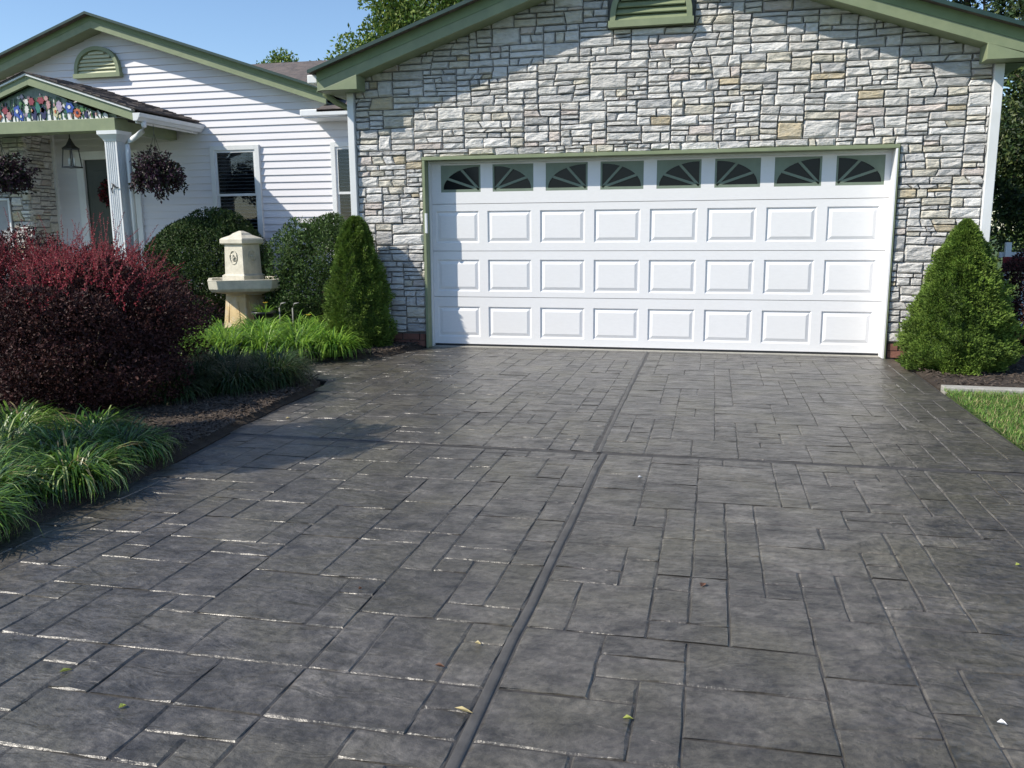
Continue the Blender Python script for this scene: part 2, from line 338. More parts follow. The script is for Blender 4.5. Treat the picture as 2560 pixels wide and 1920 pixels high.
# ------------------------------------------------------------------ stones
def rec(q, out):
    bl, br, tr, tl = q; w = ((br[0]-bl[0])+(tr[0]-tl[0]))/2; h = ((tl[1]-bl[1])+(tr[1]-br[1]))/2
    L = lambda a, b, t: (a[0]+(b[0]-a[0])*t, a[1]+(b[1]-a[1])*t)
    rn = random.random()
    if h > .26: horiz = (w/h < 1.9) or rn < .35
    elif h > .118: 
        if w > .42: horiz = rn < .35
        elif rn < .82 and w > .10: horiz = True
        else: 
            if h < .19 or w < .14: out.append(q); return
            horiz = True
    elif w > .38: horiz = False
    elif w > .25 and rn < .50: horiz = False
    elif h > .085 and w > .14 and rn < .42: horiz = True
    elif w > .2 and w/h > 3 and rn < .35: horiz = False
    else: out.append(q); return
    t = random.uniform(.30, .70)
    if horiz:
        t2 = t + random.uniform(-.04, .04); a = L(bl, tl, t); b = L(br, tr, t2); rec((bl, br, b, a), out); rec((a, b, tr, tl), out)
    else:
        t2 = t + (random.choice([-1, 1])*random.uniform(.03, .09) if random.random() < .3 else 0); a = L(bl, br, t); b = L(tl, tr, min(.8, max(.2, t2))); rec((bl, a, b, tl), out); rec((a, br, tr, b), out)
def layout(X0, X1, Z0, Z1, ph=.41):
    out = []; z = Z0; k = 0
    while z < Z1-.02:
        h = ph*random.uniform(.85, 1.12); z2 = z+h; x = X0 - random.uniform(0, .5)
        while x < X1:
            w = random.uniform(.55, 1.05)
            x2 = x+w; sub = []
            rec(((x, z), (x2, z), (x2, z2), (x, z2)), sub); out += sub; x = x2
        z = z2; k += 1
    return out
def stone_geo(poly, y, th):
    """poly ccw in xz seen from -y. returns verts, faces: chiselled face at y - bulge, back at y+th"""
    n = len(poly); cx = sum(p[0] for p in poly)/n; cz = sum(p[1] for p in poly)/n
    g = .0045
    def ins(p, d):
        vx, vz = cx-p[0], cz-p[1]; wx = max(abs(vx), 1e-4); wz = max(abs(vz), 1e-4)
        return (p[0]+math.copysign(min(d, wx*.6), vx), p[1]+math.copysign(min(d, wz*.6), vz))
    P0 = [ins(p, g) for p in poly]; proud = random.uniform(0, .011)
    if n == 4:
        w = math.dist(P0[0], P0[1]); h = math.dist(P0[1], P0[2])
        nx = 5 if w > .2 else (4 if w > .1 else 3); nz = 4 if h > .09 else 3
        V = []; F = []
        for k in range(nz+1):
            for i in range(nx+1):
                e = (i in (0, nx)) or (k in (0, nz))
                uu_ = [0, .05 if w > .15 else .1][min(i, 1)] if i <= 1 else (i-1)/(nx-2)*.9+.05 if nx > 2 and i < nx else 1
                if i == nx: uu_ = 1
                if i == nx-1: uu_ = 1-(.05 if w > .15 else .1)
                vv_ = 0 if k == 0 else 1 if k == nz else (.14 if k == 1 else .86 if k == nz-1 else k/nz)
                a = (P0[0][0]+(P0[1][0]-P0[0][0])*uu_, P0[0][1]+(P0[1][1]-P0[0][1])*uu_); b = (P0[3][0]+(P0[2][0]-P0[3][0])*uu_, P0[3][1]+(P0[2][1]-P0[3][1])*uu_)
                x = a[0]+(b[0]-a[0])*vv_; z = a[1]+(b[1]-a[1])*vv_
                if e: yy = y-.006+random.uniform(-.003, .003)
                else: yy = y-.020-proud+random.uniform(-.008, .006)
                jx = random.uniform(-.002, .002) if e else random.uniform(-.01, .01)*min(1, w/.2)
                V.append((x+jx, yy, z+(random.uniform(-.002, .002) if e else random.uniform(-.005, .005))))
        W1 = nx+1
        for k in range(nz):
            for i in range(nx): a = k*W1+i; F.append((a, a+1, a+1+W1, a+W1))
        ring = list(range(nx)) + [k*W1+nx for k in range(nz)] + [nz*W1+i for i in range(nx, 0, -1)] + [k*W1 for k in range(nz, 0, -1)]
        b0 = len(V); V += [(V[i][0], y+th, V[i][2]) for i in ring]; m = len(ring)
        for i in range(m): j = (i+1) % m; F.append((ring[j], ring[i], b0+i, b0+j))
        return V, F
    P1 = [ins(p, .016) for p in poly]
    V = [(p[0], y+th, p[1]) for p in P0] + [(p[0], y-.006, p[1]) for p in P0] + [(p[0], y-.022-proud+random.uniform(-.005, .005), p[1]) for p in P1] + [(cx, y-.026-proud, cz)]
    F = []
    for i in range(n):
        j = (i+1) % n; F += [(i, j, n+j, n+i), (n+i, n+j, 2*n+j, 2*n+i), (2*n+i, 2*n+j, 3*n)]
    return V, F
def pick():
    t = random.random()
    return 0 if t < .46 else 5 if t < .68 else 1 if t < .79 else 2 if t < .83 else 3 if t < .965 else 4
def place_stones(polys, y, th, parent, limit=300):
    polys = [p for p in polys if len(p) >= 3 and area(p) > .0012]
    polys.sort(key=lambda p: -area(p)); st = MB(); nrest = 0
    for i, p in enumerate(polys):
        V, F = stone_geo(p, y, th); k = pick()
        if i < limit: MB().add(V, F).build('stone', ST[k], parent)
        else: st.add(V, F, k); nrest += 1
    if nrest: tag(st.build('stone', ST, parent), kind='stuff')
    print('stones', len(polys))

# ------------------------------------------------------------------ garage
GX0, GX1, DW, DH = -.87, 5.75, 4.88, 2.10
RX, RZ, RS = 2.44, 4.03, .335            # rake lower edge: z = RZ - RS|x-RX|
YF = -.17
gar = empty('garage', (2.44, 3.0, 0), 'garage wing faced in pale ledge stone, with sage green eaves and white double door', 'garage')
# wall core (mortar face) with the door opening
mb = MB(); yb = -.135
mb.box(GX0, -.03, yb, .12, 0, 2.13); mb.box(DW+.03, GX1, yb, .12, 0, 2.13)
mb.prism([(GX0,2.13),(GX1,2.13),(GX1,RZ-RS*(GX1-RX)+.12),(RX,RZ+.12),(GX0,RZ-RS*(RX-GX0)+.12)], yb, .12)
mb.build('wall', MT['mortar'], gar)
B('side_wall', GX0, GX0+.15, .12, 6.9, 0, 2.95, MT['siding'], gar); B('side_wall', GX1-.15, GX1, .12, 6.9, 0, 2.95, MT['siding'], gar)
B('rear_wall', GX0, GX1, 6.9, 7.05, 0, 2.95, MT['siding'], gar)
lay = layout(GX0+.06, GX1-.06, .17, 4.2)
polys = []
for q in lay:
    p = list(q); p = clip(p, -1, 0, -(GX0+.055)); p = clip(p, 1, 0, GX1-.055) if p else p
    if len(p) < 3: continue
    p = clip(p, RS, 1, RZ+.03+RS*RX); p = clip(p, -RS, 1, RZ+.03-RS*RX) if p else p
    if len(p) < 3: continue
    cx = sum(a[0] for a in p)/len(p); cz = sum(a[1] for a in p)/len(p)
    if min(a[1] for a in p) < 2.125:
        sides = [('L', clip(p, 1, 0, -.035)), ('R', clip(p, -1, 0, -(DW+.035)))]; mid = clip(clip(clip(p, 0, -1, -2.135), -1, 0, -.04+0) if p else p, 1, 0, DW-.0)
        if max(a[0] for a in p) <= -.035 or min(a[0] for a in p) >= DW+.035: polys.append(p)
        else:
            for _, s_ in sides:
                if len(s_) >= 3 and area(s_) > .002: polys.append(s_)
            top = clip(clip(clip(p, 0, -1, -2.135), -1, 0, .035), 1, 0, DW+.035)
            if len(top) >= 3 and area(top) > .0025: polys.append(top)
    else: polys.append(p)
# keep clear of the gable vent
VX0, VX1, VZ = 2.02, 2.90, 3.36
pp = []
for p in polys:
    if max(a[1] for a in p) > VZ and min(a[0] for a in p) < VX1 and max(a[0] for a in p) > VX0:
        for c in (clip(p, 0, 1, VZ), clip(clip(p, 0, -1, -VZ), 1, 0, VX0), clip(clip(p, 0, -1, -VZ), -1, 0, -VX1)):
            if len(c) >= 3 and area(c) > .0015: pp.append(c)
    else: pp.append(p)
place_stones(pp, YF+.02, .03, gar)
# brick footing
for x0, x1 in ((GX0+.02, -.05), (DW+.05, GX1-.02)):
    for row in range(2):
        x = x0 - (.1 if row else 0)
        while x < x1-.03:
            a = max(x, x0); b = min(x+.2, x1)
            if b-a > .03: B('brick', a+.004, b-.004, YF+.005+random.uniform(-.003, .003), yb+.01, .012+row*.075, .079+row*.075, MT['brick'], gar)
            x += .208
# corner boards
B('corner_board', GX0-.02, GX0+.055, YF-.045, .0, .14, 3.0, MT['white_trim'], gar, .004)
B('corner_board', GX1-.055, GX1+.03, YF-.045, .0, .14, 2.9, MT['white_trim'], gar, .004)
# door surround: green outer casing, white stops
B('door_jamb', -.030, .0, YF-.030, .05, 0, DH, MT['green'], gar, .003)
B('door_jamb', DW+.016, DW+.030, YF-.030, .05, 0, DH, MT['green'], gar, .002)
B('door_stop', DW-.004, DW+.016, YF-.034, .0, 0.005, DH-.005, MT['white_door'], gar, .002)
B('door_stop', .0, .014, YF+.09, .0, .005, DH-.005, MT['white_trim'], gar, .002)
B('door_head', -.032, DW+.032, YF-.034, .05, DH-.002, DH+.034, MT['green'], gar, .003)
B('door_head_stop', .016, DW-.006, -.05, -.002, DH-.03, DH-.004, MT['white_trim'], gar)
B('threshold', -.03, DW+.03, -.085, .06, -.03, .006, MT['concrete'], gar)
k_ = B('latch_cover', -.006, .02, YF-.055, YF-.02, 1.30, 1.52, MT['white_trim'], gar, .004)
# the sectional door
door = MB().box(.002, DW-.002, .035, .075, .03, DH).build('garage_door', MT['white_door'], gar)
SE = [.028, .575, 1.098, 1.625, DH-.002]
PX = [.058+.6045*k for k in range(8)]; PWD = .503
PZ = [(.113,.464), (.640,1.000), (1.190,1.545)]
for s_ in range(4):
    z0, z1 = SE[s_]+.003, SE[s_+1]-.003; mb = MB()
    if s_ == 3: cells = [(x+.085-.02, x+.085+.445, 1.755, 2.052) for x in PX]
    else: cells = [(x, x+PWD, PZ[s_][0], PZ[s_][1]) for x in PX]
    # rails and stiles around the recessed fields
    yF = 0.0
    mb.box(.004, DW-.004, yF, .034, z0, cells[0][2]); mb.box(.004, DW-.004, yF, .034, cells[0][3], z1)
    xs = [.004] + [v for c in cells for v in (c[0], c[1])] + [DW-.004]
    for i in range(0, len(xs), 2): mb.box(xs[i], xs[i+1], yF, .034, cells[0][2], cells[0][3])
    mb.build('door_section', MT['white_door'], door)
    if s_ < 3:
        for a, b, c, d in cells:
            m_ = MB(); D = .014; i1 = .012; i2 = .045
            ring = lambda i, y: [(a+i, y, c+i), (b-i, y, c+i), (b-i, y, d-i), (a+i, y, d-i)]
            V = ring(0, .0005) + ring(i1, D) + ring(i2, D-.001) + ring(i2+.012, .003)
            F = [(12, 13, 14, 15)]
            for k in range(3):
                for i in range(4): j = (i+1) % 4; F.append((k*4+i, k*4+j, (k+1)*4+j, (k+1)*4+i))
            # sloped raised field
            V[8:12] = ring(.020, D); V[12:16] = ring(.052, .002)
            m_.add(V, F).build('raised_panel', MT['white_door'], door)
    else:
        for n_, (a, b, c, d) in enumerate(cells):
            B('window_pane', a, b, .020, .026, c, d, MT['glass'], door)
            # sunburst frame: plate with a quarter fan cut out, two spokes, bottom bar
            left = (n_ % 2 == 0)          # fan centre bottom right for even ones
            X = (lambda t: b-t) if left else (lambda t: a+t)
            w = b-a; h = d-c; m_ = MB(); e = .02; bar = .030
            def q(pts, y0=.004, y1=.018):
                pp_ = [(X(p[0]), p[1]) for p in pts]
                if left: pp_ = pp_[::-1]
                m_.prism(pp_, y0, y1)
            N = 10; A = w-.045; Bz = h-bar-.020
            arc = [(e+A*math.cos(t)*(1) , c+bar+Bz*math.sin(t)) for t in [math.pi/2*k/N for k in range(N+1)]]
            arc = [(min(x, w), z) for x, z in arc]
            for k in range(N):
                p0, p1 = arc[k], arc[k+1]; t0 = w; 
                q([(p0[0], p0[1]), (w, p0[1]), (w, p1[1]), (p1[0], p1[1])])
            q([(0, c+bar+Bz), (w, c+bar+Bz), (w, d), (0, d)])
            q([(e, c), (w, c), (w, c+bar), (e, c+bar)], .002, .018)
            q([(0, c), (e, c), (e, c+bar+Bz), (0, c+bar+Bz)], .002, .018)
            for ang in (29, 61):
                t = R(ang); L0 = (e, c+bar-.004); ex, ez = e+A*math.cos(t)*1.0, c+bar+Bz*math.sin(t); dx, dz = ex-L0[0], ez-L0[1]; ln = math.hypot(dx, dz); nx_, nz_ = -dz/ln*.013, dx/ln*.013
                q([(L0[0]-nx_, L0[1]-nz_), (ex-nx_, ez-nz_), (ex+nx_, ez+nz_), (L0[0]+nx_, L0[1]+nz_)], .001, .0185)
            m_.build('window_frame', MT['greendoor'], door)
MB().box(.01, DW-.01, .006, .05, .008, .030).build('bottom_seal', MT['black_plastic'], door)

def vent(parent, cx, z0, w, h, Y, frame_m, louv_m, nl=6):
    hw = w/2; N = 20; mb = MB()
    arc = lambda k, t: (cx+(hw-t)*math.cos(math.pi*k/N)*(1 if True else 1), z0+.05+(h-.05-t)*abs(math.sin(math.pi*k/N))**.8)
    for k in range(N):
        a, b = arc(k, 0), arc(k+1, 0); c, d = arc(k+1, .055), arc(k, .055)
        mb.prism([d, c, b, a][::-1] if False else [a, b, c, d], Y-.07, Y+.02)
    mb.box(cx-hw-.015, cx+hw+.015, Y-.085, Y+.02, z0-.01, z0+.055)
    fr = mb.build('gable_vent', frame_m, parent)
    pts = [arc(k, .03) for k in range(N+1)]
    MB().prism(pts, Y+.005, Y+.03).build('vent_backing', MT['dark'], fr)
    for i in range(nl):
        z = z0+.06+(h-.11)*(i+.5)/nl; tz = (z-z0-.05)/(h-.105); 
        if tz >= .97: continue
        half = (hw-.05)*math.sqrt(max(0, 1-tz**2.3)); lh = (h-.1)/nl*.95
        MB().add([(cx-half, Y-.055, z-lh*.5), (cx+half, Y-.055, z-lh*.5), (cx+half, Y-.005, z+lh*.55), (cx-half, Y-.005, z+lh*.55),
                  (cx-half, Y-.047, z-lh*.5-.01), (cx+half, Y-.047, z-lh*.5-.01), (cx+half, Y+.003, z+lh*.45), (cx-half, Y+.003, z+lh*.45)],
                 [(0,1,2,3),(7,6,5,4),(0,4,5,1),(2,6,7,3),(1,5,6,2),(0,3,7,4)]).build('louver', louv_m, fr)
    return fr
vent(gar, 2.46, 3.375, .83, .50, YF-.0, MT['green'], MT['green'], 6)

# rakes: stepped fascia, soffit, roof slabs
def gable_roof(parent, rx, rz, s, xl, xr, yf, yb_, soffit_y, fh=.21, band=.11, mt=.02, fm=None):
    """rz = lower fascia edge at ridge; upper edge = rz+fh; front face at yf"""
    for x_end in (xl, xr):
        zl = rz - s*abs(x_end-rx)
        # lit frieze board (lower); upper fascia has the shingle edge shade painted into its green
        lo = [(x_end, zl), (rx, rz), (rx, rz+band), (x_end, zl+band)]; up = [(x_end, zl+band), (rx, rz+band), (rx, rz+fh), (x_end, zl+fh)]
        if x_end > rx: lo = [lo[1], lo[0], lo[3], lo[2]]; up = [up[1], up[0], up[3], up[2]]
        MB().prism(lo, yf, yf+.045).build('rake_board', MT['green'], parent, bevel=.003)
        MB().prism(up, yf-.004, yf+.04).build('rake_fascia', MT['green_shaded'], parent)
        EO = .10; sgn = -1 if x_end < rx else 1; xo = x_end + sgn*.06; zo = rz - s*abs(xo-rx)
        dk = [(xo, zo+fh), (rx, rz+fh), (rx, rz+fh+.028), (xo, zo+fh+.028)]
        if x_end > rx: dk = [dk[1], dk[0], dk[3], dk[2]]
        MB().prism(dk, yf-EO, yb_).build('roof_deck', MT['shingle'], parent)
        MB().prism([(p[0], p[1]-.006 if i_ < 2 else p[1]+.003) for i_, p in enumerate(dk)], yf-EO-.008, yf-EO-.0005).build('drip_edge', MT['drip'], parent)
        so_ = [(x_end, zl+.01), (rx, rz+.01), (rx, rz+.025), (x_end, zl+.025)]
        if x_end > rx: so_ = [so_[1], so_[0], so_[3], so_[2]]
        MB().prism(so_, yf+.046, soffit_y).build('soffit', MT['green'], parent)
gable_roof(gar, RX, RZ, RS, -1.13, 6.01, -.45, 7.4, YF+.03, fh=.205, band=.105)
for sgn, xa, xb in ((-1, -1.13, -.66), (1, 5.55, 6.01)):        # boxed cornice returns
    z0 = 2.845; pts = [(xa, z0), (xb, z0), (xb, RZ-RS*abs(xb-RX)+.005), (xa, RZ-RS*abs(xa-RX)+.005)]
    MB().prism(pts, -.462, YF-.05).build('cornice_return', MT['green'], gar, bevel=.004)
for xa, xb in ((-1.12, GX0-.021), (GX1+.031, 6.0)):               # eave soffit boards running back
    for k in range(18):
        B('soffit_board', xa, xb, YF-.04+k*.18, YF-.04+k*.18+.172, 2.850, 2.862, MT['green'], gar)
MB().box(-1.25, -1.132, -.44, 7.3, 2.93, 3.02).build('gutter', MT['white_trim'], gar, bevel=.01)
MB().box(6.012, 6.12, -.44, 7.3, 2.93, 3.02).build('gutter', MT['white_trim'], gar, bevel=.01)
MB().tube([(-1.19,-.12,2.94),(-1.19,-.12,2.86),(-1.10,-.02,2.78),(-.99,.10,2.72),(-.93,.20,2.66),(-.93,.20,.2)], .034, 8).build('downspout', MT['green'], gar, smooth=True)

# ------------------------------------------------------------------ house
HY = 2.6; HX, HZ, HS = -6.06, 4.36, .330
house = empty('house', (-5.0, 5.0, 0), 'single storey house wing with pale horizontal siding and sage green gable left of the garage', 'house')
WIN = [(-4.36,-3.54,1.16,2.62), (-2.38,-1.56,1.16,2.62)]; DOOR = (-6.74,-5.62,.5,2.60); STX = -7.18; BOX = (-8.6,-7.52,.8,1.87)
# core wall behind everything
mb = MB(); mb.prism([(-9.75,0),(GX0-.001,0),(GX0-.001,3.0),(-2.3,3.0),(HX,HZ+.08),(-9.75,HZ-HS*(HX+9.75)*1+.08 if False else 3.1)], HY+.012, HY+.16)
mb.build('wall', MT['mortar'], house)
B('side_wall', -9.75, -9.6, HY+.16, 9.6, 0, 3.1, MT['siding'], house); B('rear_wall', -9.75, GX0, 9.6, 9.75, 0, 3.1, MT['siding'], house)
OPEN = WIN + [DOOR]
def boards(x0, x1, z0, z1, exp=.104, clipg=True):
    z = z0
    while z < z1:
        h = exp; segs = [(x0, x1, z, z+h)]
        for a, b, c, d in OPEN:
            ns = []
            for s0, s1, lo, hi in segs:
                if b <= s0 or a >= s1 or d <= lo or c >= hi: ns.append((s0, s1, lo, hi)); continue
                if s0 < a: ns.append((s0, a, lo, hi))
                if b < s1: ns.append((b, s1, lo, hi))
                if d < hi-.01: ns.append((max(a, s0), min(b, s1), d, hi))
                if c > lo+.01: ns.append((max(a, s0), min(b, s1), lo, c))
            segs = ns
        for s0, s1, lo, hi in segs:
            if s1-s0 < .02 or hi-lo < .008: continue
            p = [(s0, lo), (s1, lo), (s1, hi), (s0, hi)]
            if clipg:
                p = clip(p, HS, 1, HZ+.03+HS*HX); p = clip(p, -HS, 1, HZ+.03-HS*HX) if p else p
            if len(p) < 3 or area(p) < .0008: continue
            yo = lambda zz: HY-.004-.019*max(0, min(1, (z+h-zz)/h))
            n = len(p); V = [(a[0], yo(a[1]), a[1]) for a in p] + [(a[0], HY+.013, a[1]) for a in p]
            F = [tuple(range(n))] + [(i, n+i, n+(i+1) % n, (i+1) % n) for i in range(n)]
            MB().add(V, F).build('siding_board', MT['siding'], house)
        z += h
boards(STX+.04, GX0-.025, .30, 2.94)
z_top0 = .30 + math.ceil((2.94-.30)/.104)*.104
boards(-9.7, -1.9, z_top0, 4.5)
# stone faced block projecting under the porch, its right return in shade
SY = 2.03
MB().box(-9.6, STX-.03, SY, HY+.01, .0, 2.885).build('stone_block', MT['mortar'], house)
sl = []
for q in layout(-9.5, STX+.0, .47, 2.9, .40):
    p = clip(list(q), 1, 0, STX+.0); p = clip(p, 0, 1, 2.88) if p else p
    p = clip(p, -1, 0, 9.4) if len(p) >= 3 else p
    if len(p) < 3: continue
    if max(c[0] for c in p) < BOX[1] and min(c[1] for c in p) < BOX[3]: p = clip(p, 0, -1, -BOX[3])
    elif min(c[0] for c in p) < BOX[1] and min(c[1] for c in p) < BOX[3]: p = clip(p, -1, 0, -BOX[1])
    if len(p) >= 3 and area(p) > .001: sl.append(p)
place_stones(sl, SY-.02, .03, house)
for q in layout(SY-.02, HY-.03, .47, 2.9, .40):                     # return face, looking right
    p = clip(list(q), 1, 0, HY-.03); p = clip(p, -1, 0, -(SY-.0)) if len(p) >= 3 else p; p = clip(p, 0, 1, 2.88) if len(p) >= 3 else p
    if len(p) < 3 or area(p) < .001: continue
    V, F = stone_geo(p, 0, .02)
    MB().add([(STX-.02-v[1], v[0], v[2]) for v in V], F).build('stone', ST[pick()], house)
B('corner_strip', STX-.005, STX+.045, HY-.05, HY+.011, .3, 2.88, MT['white_trim'], house, .003)
a, b, c, d = BOX
wf = MB().box(a, b, SY-.06, SY-.001, c-.4, d-.04).build('porch_window', mat('pale_shade', (.34,.34,.35), (.28,.28,.29), rough=.5), house)
MB().box(b-.035, b, SY-.08, SY-.061, c-.4, d).box(a, b-.036, SY-.08, SY-.061, d-.035, d).build('frame', MT['white_trim'], wf, bevel=.01)
# windows
def window(a, b, c, d):
    t = .07; y0 = HY-.055
    fr = MB().box(a, a+t, y0, HY+.011, c, d).box(b-t, b, y0, HY+.011, c, d).box(a+t, b-t, y0, HY+.011, d-t, d).box(a+t, b-t, y0, HY+.011, c, c+t)
    fr.box(a-.02, b+.02, y0-.02, y0-.001, c-.03, c+.02)
    w = fr.build('window', MT['white_trim'], house, bevel=.003)
    mz = (c+d)/2; s = .035
    for z0, z1, yy in ((c+t, mz+.02, HY-.022), (mz-.02, d-t, HY-.036)):
        MB().box(a+t, a+t+s, yy, yy+.02, z0, z1).box(b-t-s, b-t, yy, yy+.02, z0, z1).box(a+t+s, b-t-s, yy, yy+.02, z0, z0+s).box(a+t+s, b-t-s, yy, yy+.02, z1-s, z1).build('sash', MT['white_trim'], w)
        B('pane', a+t+s, b-t-s, yy+.006, yy+.010, z0+s, z1-s, PANE, w)
    B('room_dark', a+t, b-t, HY+.0065, HY+.0105, c+t, d-t, MT['dark'], w)  # sheet in place of a room, its darkness painted in
    z = c+t+.02; 
    while z < d-t-.01:
        MB().add([(a+t+.01, HY-.0145, z), (b-t-.01, HY-.0145, z), (b-t-.01, HY+.004, z+.011), (a+t+.01, HY+.004, z+.011)], [(0,1,2,3)]).build('blind_slat', MT['blind'], w)
        z += .052
    return w
gm = bpy.data.materials.new('clear_pane'); gm.use_nodes = True; t_ = gm.node_tree; t_.nodes.clear()
o_ = t_.nodes.new('ShaderNodeOutputMaterial'); tr_ = t_.nodes.new('ShaderNodeBsdfTransparent'); gl_ = t_.nodes.new('ShaderNodeBsdfGlossy'); gl_.inputs['Roughness'].default_value = .03
mx_ = t_.nodes.new('ShaderNodeMixShader'); lw = t_.nodes.new('ShaderNodeFresnel'); lw.inputs[0].default_value = 1.5
tr_.inputs[0].default_value = (.75,.78,.8,1)
t_.links.new(lw.outputs[0], mx_.inputs[0]); t_.links.new(tr_.outputs[0], mx_.inputs[1]); t_.links.new(gl_.outputs[0], mx_.inputs[2]); t_.links.new(mx_.outputs[0], o_.inputs[0])
PANE = gm
for wv in WIN: window(*wv)
# front door
a, b, c, d = DOOR
dfm = MB().box(a, a+.13, HY-.06, HY+.011, c, d).box(b-.13, b, HY-.06, HY+.011, c, d).box(a+.13, b-.13, HY-.06, HY+.011, d-.13, d).build('door_frame', MT['white_trim'], house, bevel=.004)
fd = B('front_door', a+.135, b-.135, HY-.015, HY+.011, c, d-.135, MT['front_door'], house)
B('door_panel', a+.25, b-.25, HY-.024, HY-.016, c+.2, c+.8, MT['front_door'], fd, .004); B('door_panel', a+.25, b-.25, HY-.024, HY-.016, c+.95, d-.3, MT['front_door'], fd, .004)
MB().tube([(b-.2, HY-.02, c+1.0), (b-.2, HY-.07, c+1.0), (b-.2, HY-.08, c+1.0)], [.012,.012,.03]).build('door_handle', mat('brass', (.5,.38,.15), rough=.3, metal=1), fd, smooth=True)
# roofs of the house
gable_roof(house, HX, HZ, HS, -9.95, -2.30, HY-.30, 9.7, HY+.01, fh=.185, band=.105)
vent(house, -6.19, 3.70, .80, .45, HY-.02, MT['green'], MT['sunlit_louver'], 6)
# main roof with its ridge along x, front slope running down to the eave by the garage
def slope_slab(x0, x1, yA, zA, yB, zB, th, name, m, parent):
    MB().add([(x0,yA,zA),(x1,yA,zA),(x1,yB,zB),(x0,yB,zB),(x0,yA,zA-th),(x1,yA,zA-th),(x1,yB,zB-th),(x0,yB,zB-th)],
             [(0,1,2,3),(7,6,5,4),(0,4,5,1),(2,6,7,3),(1,5,6,2),(0,3,7,4)]).build(name, m, parent)
slope_slab(-5.7, -.5, HY+.35, 3.30, 6.2, 4.50, .05, 'roof_slope', MT['shingle'], house)
slope_slab(-5.7, -.5, 6.2, 4.50, 9.9, 3.28, .05, 'roof_slope', MT['shingle'], house)
slope_slab(-2.36, GX0-.26, HY-.50, 3.03, HY+.35, 3.30, .04, 'roof_slope', MT['shingle'], house)
MB().box(-2.62, GX0-.03, HY-.50, HY-.42, 2.935, 3.03).build('gutter', MT['white_trim'], house, bevel=.012)
MB().box(-2.60, GX0-.03, HY-.419, HY-.026, 2.915, 2.925).build('soffit', MT['white_trim'], house)

# porch
PY = 1.15; PXc, PS = -6.20, .325; XE = -4.55
mb = MB().box(-9.3, -4.75, PY-.1, HY-.02, .02, .46); pf = mb.build('porch_floor', MT['concrete'], house)
B('porch_step', -6.6, -5.3, PY-.45, PY-.101, .02, .30, MT['concrete'], house); B('porch_step', -6.6, -5.3, PY-.80, PY-.451, .02, .16, MT['concrete'], house)
def porch_col(xc):
    mb = MB(); w = .095; zt = 2.70
    n = 5; P = []                                  # fluted square shaft cross section
    def side(k):
        pts = []
        for i in range(n):
            u0 = -w+.02+i*(2*w-.04)/n; fl = (2*w-.04)/n
            pts += [(u0+.004, -w), (u0+fl*.3, -w+.009), (u0+fl*.7, -w+.009), (u0+fl-.004, -w)]
        c_, s_ = round(math.cos(k*math.pi/2)), round(math.sin(k*math.pi/2))
        return [(x*c_-y*s_, x*s_+y*c_) for x, y in [(-w, -w)]+pts]
    for k in range(4): P += side(k)
    mb.slab([(xc+x, PY+.12+y) for x, y in P], .62, zt-.12)
    col = mb.build('porch_column', MT['white_trim'], house)
    MB().frust(xc, PY+.12, [(zt-.121,.10,.002),(zt-.09,.112,.002),(zt-.06,.135,.002),(zt-.035,.15,.002),(zt-.03,.16,.002),(zt+.02,.16,.002)]).build('capital', MT['white_trim'], col)
    MB().frust(xc, PY+.12, [(.461,.14,.002),(.58,.14,.002),(.60,.12,.002),(.621,.105,.002)]).build('base', MT['white_trim'], col)
porch_col(-5.03); porch_col(-9.0)
# beam with sage face, side beams
B('porch_beam', -9.3, -4.90, PY-.02, PY+.26, 2.722, 2.885, MT['green'], house, .004)
B('porch_beam', -5.05, -4.92, PY+.262, HY-.03, 2.725, 2.86, MT['green'], house); B('porch_beam', -9.3, -9.17, PY+.262, HY-.03, 2.725, 2.86, MT['green'], house)
B('porch_ceiling', -9.4, XE-.02, PY+.03, HY-.025, 2.888, 2.90, mat('porch_ceiling', (.26,.27,.22), (.22,.23,.19), rough=.7), house)  # beam and ceiling run on left out of view, added to shade the stone
PZ_ = 2.90+PS*(XE-PXc)                        # apex of lower rake edge
for x_end, sg in ((XE-.02, 1), (-7.85, -1)):
    zl = PZ_-PS*abs(x_end-PXc)-.075; za = PZ_-.075
    def pl(lo, hi):
        q = [(x_end, zl+lo), (PXc, za+lo), (PXc, za+hi), (x_end, zl+hi)]
        return q if sg < 0 else [q[1], q[0], q[3], q[2]]
    MB().prism(pl(0, .125), PY-.07, PY-.025).build('rake_board', MT['green'], house, bevel=.003)
    MB().prism(pl(.125, .150), PY-.10, PY-.02).build('drip_edge', MT['white_trim'], house)
    xo = x_end+sg*.05; z0 = PZ_-PS*abs(xo-PXc)-.075; q = [(xo, z0+.152), (PXc, za+.152), (PXc, za+.172), (xo, z0+.172)]
    if sg > 0: q = [q[1], q[0], q[3], q[2]]
    MB().prism(q, PY-.11, HY-.03).build('roof_deck', MT['shingle'], house)
    # shingle courses across the slope, a few tabs each
    mb = MB(); L = abs(x_end-PXc); nC = 13
    for k in range(nC):
        y = PY-.125
        xa = PXc+sg*(L+.06)*(k)/nC; xb = PXc+sg*(L+.06)*(k+1.12)/nC
        while y < HY-.06:
            wt = random.uniform(.14, .26); y2 = min(y+wt, HY-.05); th = random.uniform(.008, .024)
            zA = za+.172-PS*abs(xa-PXc); zB = za+.172-PS*abs(xb-PXc)
            V = [(xa,y,zA+.002),(xb,y,zB+th),(xb,y2,zB+th),(xa,y2,zA+.002),(xb,y,zB-.002),(xb,y2,zB-.002)]
            F = [(0,1,2,3) if sg > 0 else (3,2,1,0), (1,4,5,2), (0,4,1), (3,2,5)]
            mb.add(V, F); y = y2+.006
    tag(mb.build('shingle_course', MT['shingle'], house), kind='stuff')
